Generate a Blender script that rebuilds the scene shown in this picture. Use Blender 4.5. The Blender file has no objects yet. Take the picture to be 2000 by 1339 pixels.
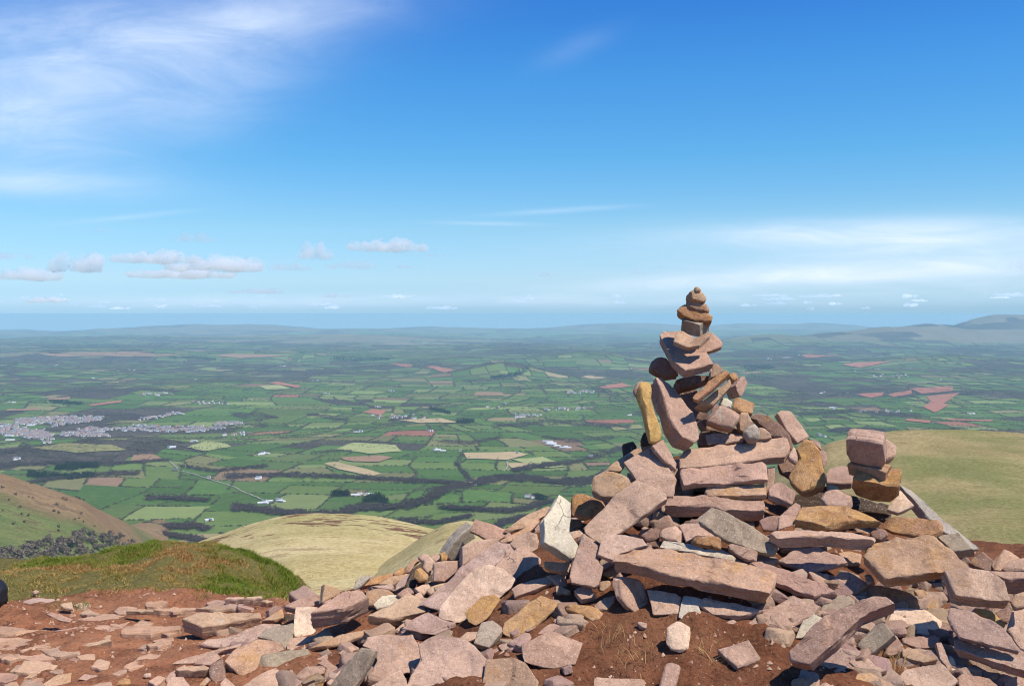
import bpy, bmesh, math, random
import numpy as np
from mathutils import Vector, Matrix
random.seed(7); RNG = np.random.default_rng(11)
SC = bpy.context.scene
COL = SC.collection
F = 1944.0                       # focal length in pixels of a 2000 px wide frame
EYE = np.array([0.0, 0.0, 1.6])
PITCH = math.atan((669.5 - 612.0) / F)
cp, sp = math.cos(PITCH), math.sin(PITCH)
RIGHT = np.array([1.0, 0, 0]); FWD = np.array([0, cp, -sp]); UP = np.array([0, sp, cp])

def ray(u, v):
    """direction through pixel with unit forward (y) component"""
    d = RIGHT * ((u - 1000.0) / F) + UP * ((669.5 - v) / F) + FWD
    return d / d[1]

def at(u, v, y):
    return EYE + ray(u, v) * y

# ---------------------------------------------------------------- noise
def _hash(ix, iy, iz, seed):
    old = np.seterr(over='ignore')
    h = (ix.astype(np.int64) * 374761393 + iy.astype(np.int64) * 668265263 + iz.astype(np.int64) * 2147483647 + seed * 974711) & 0xFFFFFFFF
    h = ((h ^ (h >> 13)) * 1274126177) & 0xFFFFFFFF
    h = ((h ^ (h >> 16)) * 2246822519) & 0xFFFFFFFF
    np.seterr(**old)
    return ((h ^ (h >> 15)) & 0xFFFFFF) / float(0xFFFFFF) * 2 - 1

def vnoise(x, y, z, seed=0):
    x, y, z = np.broadcast_arrays(np.asarray(x, float), np.asarray(y, float), np.asarray(z, float))
    fx, fy, fz = np.floor(x), np.floor(y), np.floor(z)
    tx, ty, tz = x - fx, y - fy, z - fz
    sx, sy, sz = (t * t * t * (t * (t * 6 - 15) + 10) for t in (tx, ty, tz))
    r = 0
    for i in (0, 1):
        wx = sx if i else 1 - sx
        for j in (0, 1):
            wy = sy if j else 1 - sy
            for k in (0, 1):
                wz = sz if k else 1 - sz
                r = r + wx * wy * wz * _hash(fx + i, fy + j, fz + k, seed)
    return r

def fbm(x, y, z=0.0, oct=4, seed=0, gain=.5):
    a, s, r = 1.0, 1.0, 0
    for o in range(oct):
        r = r + a * vnoise(np.asarray(x) * s + 17.3 * o, np.asarray(y) * s - 9.1 * o, np.asarray(z) * s + 3.7 * o, seed + o)
        a *= gain; s *= 2.03
    return r

def smooth(a, b, x):
    t = np.clip((np.asarray(x, float) - a) / (b - a), 0, 1)
    return t * t * (3 - 2 * t)

# ---------------------------------------------------------------- meshes
def mesh_np(name, verts, faces_flat, sizes, smooth_shade=True):
    me = bpy.data.meshes.new(name)
    verts = np.asarray(verts, np.float32)
    faces_flat = np.asarray(faces_flat, np.int32); sizes = np.asarray(sizes, np.int32)
    me.vertices.add(len(verts)); me.vertices.foreach_set('co', verts.ravel())
    me.loops.add(len(faces_flat)); me.loops.foreach_set('vertex_index', faces_flat)
    me.polygons.add(len(sizes))
    starts = np.concatenate(([0], np.cumsum(sizes)[:-1])).astype(np.int32)
    me.polygons.foreach_set('loop_start', starts)
    if smooth_shade:
        me.polygons.foreach_set('use_smooth', np.ones(len(sizes), bool))
    me.update(calc_edges=True)
    me.validate()
    return me

def grid_faces(nr, nc, wrap=False):
    """quads for nr x nc vertex grid"""
    r = np.arange(nr - 1)[:, None]; c = np.arange(nc if wrap else nc - 1)[None, :]
    c2 = (c + 1) % nc
    a = r * nc + c; b = r * nc + c2; d = (r + 1) * nc + c; e = (r + 1) * nc + c2
    return np.stack([a, b, e, d], -1).reshape(-1, 4)

def link(name, me, mats, label=None, cat=None, group=None, kind=None, parent=None):
    ob = bpy.data.objects.new(name, me)
    COL.objects.link(ob)
    if me is not None and not me.materials:
        for m in (mats if isinstance(mats, (list, tuple)) else [mats]):
            me.materials.append(m)
    tag(ob, label, cat, group, kind)
    if parent: ob.parent = parent
    return ob

def tag(ob, label=None, cat=None, group=None, kind=None):
    if label: ob['label'] = label
    if cat: ob['category'] = cat
    if group: ob['group'] = group
    if kind: ob['kind'] = kind

# ---------------------------------------------------------------- node helper
class N:
    def __init__(s, name):
        s.m = bpy.data.materials.new(name); s.m.use_nodes = True
        s.t = s.m.node_tree; s.t.nodes.clear()
        s.out = s.t.nodes.new('ShaderNodeOutputMaterial')
    def n(s, typ, ins=None, **kw):
        nd = s.t.nodes.new('ShaderNode' + typ)
        for k, v in kw.items(): setattr(nd, k, v)
        for k, v in (ins or {}).items():
            s.set(nd.inputs[k], v)
        return nd
    def set(s, sock, v):
        if isinstance(v, bpy.types.NodeSocket): s.t.links.new(v, sock)
        elif isinstance(v, bpy.types.Node): s.t.links.new(v.outputs[0], sock)
        else: sock.default_value = v
    def math(s, op, a, b=0.0, c=0.0, clamp=False):
        nd = s.n('Math', {0: a, 1: b, 2: c}, operation=op); nd.use_clamp = clamp
        return nd.outputs[0]
    def mix(s, fac, a, b, blend='MIX'):
        nd = s.n('Mix', None, data_type='RGBA', blend_type=blend)
        s.set(nd.inputs[0], fac); s.set(nd.inputs[6], a); s.set(nd.inputs[7], b)
        return nd.outputs[2]
    def ramp(s, fac, lo, hi):
        nd = s.n('MapRange', {0: fac, 1: lo, 2: hi}, interpolation_type='SMOOTHSTEP')
        return nd.outputs[0]
    def noise(s, vec, scale, detail=4.0, rough=.55, w=None):
        nd = s.n('TexNoise', {'Scale': scale, 'Detail': detail, 'Roughness': rough})
        if w is not None:
            nd.noise_dimensions = '4D'; s.set(nd.inputs['W'], w)
        s.set(nd.inputs['Vector'], vec)
        return nd.outputs[0]
    def rgb(s, c):
        nd = s.n('RGB'); nd.outputs[0].default_value = (*c, 1); return nd.outputs[0]
    def bsdf(s, col, rough=.9, normal=None, spec=.2):
        b = s.n('BsdfPrincipled', {'Base Color': col, 'Roughness': rough, 'Specular IOR Level': spec})
        if normal is not None: s.set(b.inputs['Normal'], normal)
        s.t.links.new(b.outputs[0], s.out.inputs[0])
        return b
# ================================================================= summit ground shape
CX, CY = 1.0, 5.55
def ground_z(x, y):
    """bare ground of the summit: trodden path, rubble mound, grass bank, the drop all round"""
    x = np.asarray(x, float); y = np.asarray(y, float)
    z = -0.05 * (y - 4.0)
    r = np.sqrt((x - CX) ** 2 + (y - CY) ** 2)
    cone = .86 - .43 * r
    k = .10
    cone = k * np.logaddexp(0, cone / k)
    r2 = np.sqrt((x - 1.78) ** 2 + (y - 5.35) ** 2)
    cone = np.maximum(np.minimum(cone, .86) + .07 * np.exp(-(r / .28) ** 2), .66 - .52 * r2)
    # grass bank on the left
    bx = [-160, -5.0, -3.6, -3.24, -2.88, -2.56, -2.27, -1.98, -1.80, -1.62, -1.47, -1.2, -.9]
    bz = [0, -.03, -.03, .0, .035, .075, .085, .0, -.11, -.28, -.42, -.45, 0]
    bank = np.interp(x, bx, bz) * np.exp(-((y - 7.0) / .62) ** 2)
    # edge of the summit, beyond which the hill falls away
    ye = 7.15 + 0 * x
    ye = ye - 1.25 * smooth(-1.7, -1.25, x) * (1 - smooth(.1, .9, x)) + .45 * smooth(1.2, 2.4, x)
    ye = ye + .08 * np.sin(x * 2.1)
    d = np.maximum(0, y - ye)
    drop = .75 * d * d / (d + .45)
    return z + cone + bank - drop

HU = np.arange(-120, 2130, 10.0); HV = np.arange(850, 1381, 10.0)
def _hits():
    U, V = np.meshgrid(HU, HV)
    R = RIGHT * ((U - 1000) / F)[..., None] + UP * ((669.5 - V) / F)[..., None] + FWD
    R = R / R[..., 1:2]
    out = np.full(U.shape, 9.0); done = np.zeros(U.shape, bool)
    for y in np.arange(3.0, 9.0, .02):
        h = (EYE[2] + R[..., 2] * y <= ground_z(R[..., 0] * y, y)) & ~done
        out[h] = y; done |= h
    return out
HIT = _hits()
def heap_hit(u, v):
    i = int(np.clip(round((v - 850) / 10.0), 0, len(HV) - 1)); j = int(np.clip(round((u + 120) / 10.0), 0, len(HU) - 1))
    return HIT[i, j] if v > 845 else 9.0

VIEWS = {'1': (1100, 540, 3.72), '2': (1050, 840, 3.72), '3': (1500, 800, 3.72), '4': (1500, 1000, 3.95),
         '5': (1050, 1000, 3.95), '6': (700, 960, 3.532), '7': (300, 1000, 3.95), '8': (0, 1000, 3.949),
         '9': (690, 1000, 7.44), 'a': (560, 1100, 5.603), 'b': (1750, 1020, 4.196), 'c': (1230, 820, 4.7825)}
# tint = body colour, last number = how much rust staining the stone carries
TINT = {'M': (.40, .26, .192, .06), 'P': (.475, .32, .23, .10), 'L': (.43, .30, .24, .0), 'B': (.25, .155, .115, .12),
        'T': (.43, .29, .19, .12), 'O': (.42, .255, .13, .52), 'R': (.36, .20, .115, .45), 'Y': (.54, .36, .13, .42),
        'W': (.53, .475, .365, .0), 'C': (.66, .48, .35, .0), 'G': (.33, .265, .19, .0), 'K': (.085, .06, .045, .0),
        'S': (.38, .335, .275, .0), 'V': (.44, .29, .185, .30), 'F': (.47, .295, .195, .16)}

def resample(pts, step):
    P = np.array(pts, float); out = []
    n = len(P)
    for i in range(n):
        a, b = P[i], P[(i + 1) % n]
        k = max(1, int(round(np.linalg.norm(b - a) / step)))
        for j in range(k): out.append(a + (b - a) * j / k)
    return np.array(out)

def stone_mesh(poly, drop, f, t, kind, seed, depth, n_fixed=None, sink=0.0):
    """traced outline -> closed rock body with its own plane, thickness, worn edges and bedding"""
    P = np.array(poly, float)
    area = .5 * np.sum(P[:, 0] * np.roll(P[:, 1], -1) - np.roll(P[:, 0], -1) * P[:, 1])
    if area < 0: P = P[::-1]
    size = max(np.ptp(P[:, 0]), np.ptp(P[:, 1]))
    step = 2.2 if size < 70 else (3.0 if size < 200 else 3.8)
    C2 = resample(P, step)
    rnd = {'b': 0, 'f': 1, 'r': 3, 'g': 1}[kind]
    reps = int(rnd * max(1, (size / 90.0)))
    for _ in range(reps):
        C2 = C2 + .5 * (.5 * np.roll(C2, 1, 0) + .5 * np.roll(C2, -1, 0) - C2)
        C2 = C2 - .47 * (.5 * np.roll(C2, 1, 0) + .5 * np.roll(C2, -1, 0) - C2)
    n = len(C2)
    cen = C2.mean(0)
    # ragged outline
    loc = np.arange(n)
    nd = C2 - cen; ln = np.linalg.norm(nd, axis=1, keepdims=True) + 1e-6
    rag = fbm(C2[:, 0] / 24.0, C2[:, 1] / 24.0, seed * 3.1, 3, seed)
    amp = {'b': .95, 'f': 1.2, 'r': .8, 'g': 1.8}[kind] * min(1.6, .4 + size / 160.0)
    C2 = C2 + nd / ln * (rag * amp + (1.4 if kind != 'g' else 3.2))[:, None]
    cr = ray(*cen)
    tw = -cr / np.linalg.norm(cr)
    C3 = EYE + cr * depth
    px = depth / F
    if n_fixed is not None:
        nn = np.array(n_fixed, float)
    else:
        dx, dy = drop
        if kind in 'fr': dx, dy = -abs(dx), abs(dy)
        L = math.hypot(dx, dy) or 1.0
        if kind in 'fr':
            if f >= .84 and cen[1] < 872:      # face on: only the given sliver of the upper side shows
                s = .36; f = math.sqrt(1 - s * s); t = min(t, (L + 9.0) / s)
            else:
                s = math.sqrt(1 - f * f); t = min(t, (L + 5.0) / s)
        s = math.sqrt(max(1e-4, 1 - f * f))
        nn = f * tw + s * (-dx / L * RIGHT + dy / L * UP)
        if t is None: t = L / s
    nn = nn / np.linalg.norm(nn)
    if t is None: t = 20
    T = t * px
    C3 = C3 + nn * 0
    if n_fixed is None and cen[1] > 850:
        # slide along the line of sight until the visible faces clear the ground of the heap
        sub = C2[::4]
        q0 = np.array([ray(a, b) for a, b in sub]); w0 = EYE + q0 * (((C3 - EYE) @ nn) / (q0 @ nn))[:, None]
        rat = []
        for w_ in np.vstack([w0, w0 - nn * T * .85]):
            dv = w_ - EYE; yy = dv[1]
            z_ = dv @ FWD
            uu = 1000 + F * dv[0] / z_; vv = 669.5 - F * (dv @ UP) / z_
            rat.append(heap_hit(uu, vv) / yy)
        kk = min(1.0, np.percentile(rat, 12 if kind == 'b' else 35) - .004)
        kk = max(kk, .86)
        C3 = EYE + (C3 - EYE) * kk; px *= kk; T *= kk
    den = (C3 - EYE) @ nn
    rays = np.array([ray(a, b) for a, b in C2])
    W = EYE + rays * (den / (rays @ nn))[:, None]            # outline on the stone's own plane
    # guard against wild foreshortening
    cw = W.mean(0)
    off = W - cw
    ll = np.linalg.norm(off, axis=1)
    lim = size * px * 1.6
    k = np.where(ll > lim, lim / np.maximum(ll, 1e-9), 1.0)
    off = off * k[:, None]
    R = np.linalg.norm(off, axis=1, keepdims=True)
    unit = off / np.maximum(R, 1e-9)
    rmin = np.percentile(R, 20)
    # profile rings: (inset in metres, depth in metres)
    prof = []
    edge = fbm(C2[:, 0] / 30.0, C2[:, 1] / 30.0, seed + .5, 3, seed + 5)
    if kind == 'r':
        c = min(.42 * T, .55 * rmin)
        prof = [(c * 1.00 * (1 - math.sin(a)), c * (1 - math.cos(a))) for a in np.linspace(0, math.pi / 2, 9)]
        side = list(np.linspace(c, T - c, 5)[1:-1]); back = [(c * (1 - math.cos(a)), T - c + c * math.sin(a)) for a in np.linspace(0, math.pi / 2, 7)]
    else:
        c = {'b': 3.0, 'f': 5.0, 'g': 3.0}[kind] * px * min(1.3, .45 + size / 220.0)
        c = min(c, .3 * T, .35 * rmin)
        prof = [(c * (1 - math.sin(a)), c * (1 - math.cos(a))) for a in np.linspace(0, math.pi / 2, 4)]
        ns = max(3, min(22, int(T / px / 4.5)))
        side = list(np.linspace(c, T - c, ns)[1:-1]); back = [(c * (1 - math.cos(a)), T - c + c * math.sin(a)) for a in np.linspace(0, math.pi / 2, 4)]
    chip = np.clip(1 + 1.5 * edge, .35, 3.0) if kind != 'r' else np.ones(n)
    rings = []; fl = []
    nin = max(3, min(26, int(rmin / px / 5)))
    s0 = 1 - (prof[0][0] * chip)[:, None] / np.maximum(R, 1e-6)
    s0 = np.clip(s0, .3, 1)
    for i in range(1, nin):
        rings.append((s0 * (i / nin), np.full(n, prof[0][1] + 0.0), 0))
    for a, d in prof: rings.append((np.clip(1 - (a * chip)[:, None] / np.maximum(R, 1e-6), .25, 1), d * chip, 0 if d == 0 else 1))
    for d in side: rings.append((np.ones((n, 1)), np.full(n, d), 2))
    taper = .06 * vnoise(seed, 1.5, 2.5) + .03
    for a, d in back: rings.append((np.clip(1 - (a * chip)[:, None] / np.maximum(R, 1e-6), .25, 1), np.full(n, d), 2))
    sb = np.clip(1 - (back[-1][0] * chip)[:, None] / np.maximum(R, 1e-6), .25, 1)
    for i in range(4, 0, -1): rings.append((sb * (i / 5.0), np.full(n, T), 3))
    V = []; D = []
    rs = seed * 1.37
    for s_, d_, cls in rings:
        q = off * s_
        # bedding ledges in the sides
        if cls == 2:
            dd = d_ / max(T, 1e-6)
            led = vnoise(d_ / (px * 5.5), unit[:, 0] * 1.2 + unit[:, 2], rs + unit[:, 1], seed) + .6 * vnoise(d_ / (px * 2.6), unit[:, 0] * 2.2, rs, seed + 3)
            q = q + unit * (led * (2.3 if kind != 'r' else .8) * px * min(1.5, .35 + size / 150.0))[:, None]
            q = q - off * (taper * dd)[:, None]
        V.append(cw + q - nn * np.asarray(d_)[:, None])
    V = np.array(V)                                            # rings x n x 3
    nr = len(V)
    Pm = V.reshape(-1, 3)
    front = np.repeat(np.array([1.0 if c < 2 else (.35 if c == 2 else .8) for _, _, c in rings]), n)
    q = Pm / px
    lo = fbm(q[:, 0] / 95.0 + rs, q[:, 1] / 95.0, q[:, 2] / 95.0, 3, seed)
    hi = fbm(q[:, 0] / 13.0 + rs, q[:, 1] / 13.0, q[:, 2] / 13.0, 3, seed + 9)
    scl = min(1.5, .3 + size / 170.0)
    facet = np.abs(fbm(q[:, 0] / 45.0 + rs, q[:, 1] / 45.0, q[:, 2] / 45.0, 2, seed + 21))
    # cleaved steps across the bedding plane
    step_ = smooth(.05, .13, fbm(q[:, 0] / 120.0 + rs, q[:, 1] / 120.0, q[:, 2] / 120.0, 2, seed + 31) - .12)
    dn = (lo * 1.9 + hi * .9 - facet * 1.5 - step_ * 2.6) * scl * px
    ctr = Pm.mean(0) - 0
    outward = Pm - (cw - nn * T * .5)
    outward -= (outward @ nn)[:, None] * nn
    outward /= np.linalg.norm(outward, axis=1, keepdims=True) + 1e-9
    sidew = 1 - front
    sgn = np.where(np.repeat(np.array([c for _, _, c in rings]), n) == 3, -1.0, 1.0)
    Pm = Pm + nn * (dn * front * sgn)[:, None] + outward * ((hi * 1.5 - facet * 1.6) * scl * px * sidew)[:, None]
    c0 = Pm[:n].mean(0); c1 = Pm[-n:].mean(0)
    verts = np.vstack([Pm, c0[None], c1[None]])
    gf = grid_faces(nr, n, True)
    i0, i1 = len(Pm), len(Pm) + 1
    idx = np.arange(n); nx = (idx + 1) % n
    capa = np.stack([np.full(n, i0), nx, idx], -1)
    base = (nr - 1) * n
    capb = np.stack([np.full(n, i1), base + idx, base + nx], -1)
    flat = np.concatenate([gf.ravel(), capa.ravel(), capb.ravel()])
    sizes = np.concatenate([np.full(len(gf), 4), np.full(2 * n, 3)])
    org = cw - nn * T * .5
    # flat broken facets knocked off the body
    rf = np.random.default_rng(seed * 7 + 1)
    for _ in range({'b': 1, 'f': 3, 'r': 5, 'g': 0}[kind]):
        lat = rf.normal(size=3); lat -= (lat @ nn) * nn; lat /= np.linalg.norm(lat) + 1e-9
        fr_ = rf.uniform(.45, .95) if kind != 'b' else rf.uniform(.35, .8)
        dvec = nn * fr_ + lat * math.sqrt(1 - fr_ * fr_)
        pr = (verts - org) @ dvec
        hmax = pr.max(); q_ = rf.uniform(.76, .92) if kind != 'b' else rf.uniform(.93, .98)
        ex = np.maximum(0, pr - hmax * q_)
        verts = verts - ex[:, None] * dvec * .96
    bed = -((verts - org) @ nn)
    # orient outwards
    v0, v1, v2 = verts[gf[0][0]], verts[gf[0][1]], verts[gf[0][2]]
    me = mesh_np('stone', verts - org, flat, sizes)
    if np.dot(np.cross(v1 - v0, v2 - v0), nn) < 0: me.flip_normals()
    ab = me.attributes.new('bed', 'FLOAT', 'POINT'); ab.data.foreach_set('value', bed.astype(np.float32))
    try: me.set_sharp_from_angle(angle=math.radians(33))
    except Exception: pass
    return me, org

def sandstone():
    m = N('sandstone')
    oi = m.n('ObjectInfo'); tc = m.n('TexCoord')
    pos = tc.outputs['Object']
    w = m.math('MULTIPLY', oi.outputs['Random'], 57.0)
    base = oi.outputs['Color']
    big = m.noise(pos, 6.0, 4, .6, w)
    mid = m.noise(pos, 24.0, 5, .65, w)
    fine = m.noise(pos, 150.0, 4, .7, w)
    grain = m.noise(pos, 420.0, 2, .6, w)
    # tone drift
    c = m.mix(m.ramp(big, .30, .70), m.mix(1.0, base, m.rgb((.80, .76, .74)), 'MULTIPLY'), m.mix(1.0, base, m.rgb((1.16, 1.12, 1.08)), 'MULTIPLY'))
    c = m.mix(m.math('MULTIPLY', m.ramp(mid, .5, .75), .45), c, m.mix(1.0, base, m.rgb((.66, .60, .58)), 'MULTIPLY'))
    # rust / ochre stain in irregular patches
    rn = m.math('ADD', m.noise(pos, 9.0, 5, .65, m.math('ADD', w, 11.0)), m.math('MULTIPLY', oi.outputs['Alpha'], .52))
    rust = m.ramp(rn, .60, .86)
    rc = m.mix(m.ramp(mid, .35, .65), m.rgb((.30, .135, .045)), m.rgb((.52, .29, .085)))
    c = m.mix(m.math('MULTIPLY', rust, .62), c, rc)
    # pale lichen and bruises
    ln = m.noise(pos, 38.0, 6, .7, m.math('ADD', w, 23.0))
    c = m.mix(m.math('MULTIPLY', m.ramp(ln, .60, .72), .42), c, m.rgb((.58, .51, .44)))
    dk = m.noise(pos, 17.0, 6, .75, m.math('ADD', w, 31.0))
    c = m.mix(m.math('MULTIPLY', m.ramp(dk, .60, .74), .55), c, m.rgb((.12, .085, .065)))
    # bedding laminae seen in the broken sides
    bd = m.n('Attribute', attribute_name='bed').outputs['Fac']
    bv = m.n('CombineXYZ', {0: m.math('MULTIPLY', bd, 95.0), 1: m.math('MULTIPLY', big, 5.0), 2: w}).outputs[0]
    bn = m.n('TexNoise', {'Vector': bv, 'Scale': 1.0, 'Detail': 3.0, 'Roughness': .6}).outputs[0]
    c = m.mix(m.math('MULTIPLY', m.ramp(bn, .54, .64), .42), c, m.mix(1.0, c, m.rgb((.52, .46, .44)), 'MULTIPLY'))
    c = m.mix(m.math('MULTIPLY', m.ramp(bn, .46, .36), .25), c, m.mix(1.0, c, m.rgb((1.25, 1.22, 1.18)), 'MULTIPLY'))
    # hairline cracks, only here and there
    vo = m.n('TexVoronoi', {'Scale': 5.0, 'W': w}, feature='DISTANCE_TO_EDGE', voronoi_dimensions='4D')
    m.set(vo.inputs['Vector'], m.n('VectorMath', {0: pos, 1: m.n('VectorMath', {0: m.n('TexNoise', {'Vector': pos, 'Scale': 18.0, 'Detail': 4.0}).outputs[1], 'Scale': .05}, operation='SCALE').outputs[0]}, operation='ADD').outputs[0])
    crack = m.math('MULTIPLY', m.ramp(vo.outputs['Distance'], .010, .002), m.ramp(m.noise(pos, 5.0, 3, .5, m.math('ADD', w, 41.0)), .60, .68))
    c = m.mix(m.math('MULTIPLY', crack, .5), c, m.rgb((.10, .065, .05)))
    # worn pale arrises and grey lichen
    pt = m.n('NewGeometry').outputs['Pointiness']
    c = m.mix(m.math('MULTIPLY', m.ramp(pt, .53, .62), .38), c, m.mix(.5, c, m.rgb((.66, .54, .44))))
    li = m.noise(pos, 13.0, 7, .72, m.math('ADD', w, 53.0))
    c = m.mix(m.math('MULTIPLY', m.math('MULTIPLY', m.ramp(li, .61, .67), m.ramp(mid, .40, .55)), .55), c, m.rgb((.44, .42, .33)))
    mot = m.noise(pos, 72.0, 3, .6, m.math('ADD', w, 67.0))
    c = m.mix(m.math('MULTIPLY', m.ramp(mot, .52, .66), .5), c, m.mix(1.0, c, m.rgb((1.28, 1.26, 1.22)), 'MULTIPLY'))
    c = m.mix(m.math('MULTIPLY', m.ramp(mot, .48, .34), .5), c, m.mix(1.0, c, m.rgb((.66, .62, .60)), 'MULTIPLY'))
    # quartz flecks and dark grit
    c = m.mix(m.math('MULTIPLY', m.ramp(fine, .58, .66), .55), c, m.rgb((.70, .62, .54)))
    c = m.mix(m.math('MULTIPLY', m.ramp(fine, .44, .34), .5), c, m.rgb((.13, .085, .07)))
    h = m.math('ADD', m.math('MULTIPLY', m.math('SUBTRACT', m.math('MULTIPLY', bn, .30), m.math('MULTIPLY', crack, .25)), 1.0), m.math('MULTIPLY', mid, .22))
    h = m.math('ADD', h, m.math('ADD', m.math('MULTIPLY', fine, .30), m.math('MULTIPLY', grain, .12)))
    bp = m.n('Bump', {'Height': h, 'Strength': 1.0, 'Distance': .016})
    m.bsdf(c, .88, bp.outputs[0], .18)
    return m.m
SAND = sandstone()

def build_stones(table):
    grp, nm, cat, seed = None, 'stone', 'stone', 100
    for line in table.strip().splitlines():
        line = line.strip()
        if not line: continue
        if line[0] == '#':
            grp, nm, cat = [s.strip() for s in line[1:].split('|')]; continue
        kind, vw, pts, drop, f, t, tint, dep, label = [s.strip() for s in line.split('|')]
        x0, y0, sc = VIEWS[vw]
        nums = [float(s) for s in pts.replace(',', ' ').split()]
        poly = [(x0 + nums[i] / sc, y0 + nums[i + 1] / sc) for i in range(0, len(nums), 2)]
        dr = [float(s) / sc for s in drop.split()] if drop else [0, -10]
        ff = float(f) if f else (.9 if kind in 'fr' else .6)
        tt = float(t) / sc if t else None
        if tt is None and kind in 'fr': tt = 110 / sc
        cen = np.array(resample(poly, 4)).mean(0)
        seed += 1
        nf = None
        if kind == 'g':
            d = heap_hit(*cen) - .06; tt = 24.0
            nf = (.02 * vnoise(seed, .5, .5), .05 + .02 * vnoise(seed, 1.5, .5), 1)
        elif dep.startswith('+') or dep.startswith('-'): d = heap_hit(*cen) - float(dep)
        else: d = float(dep)
        me, org = stone_mesh(poly, dr, ff, tt, kind, seed, d, nf)
        ob = link(nm, me, SAND, label, cat, grp)
        ob.location = org
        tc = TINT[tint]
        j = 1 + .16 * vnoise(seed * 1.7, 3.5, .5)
        ob.color = (tc[0] * j, tc[1] * j * (1 + .07 * vnoise(seed * 1.7, 4.5, .5)), tc[2] * j * (1 + .12 * vnoise(seed * 1.7, 5.5, .5)), tc[3])
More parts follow.
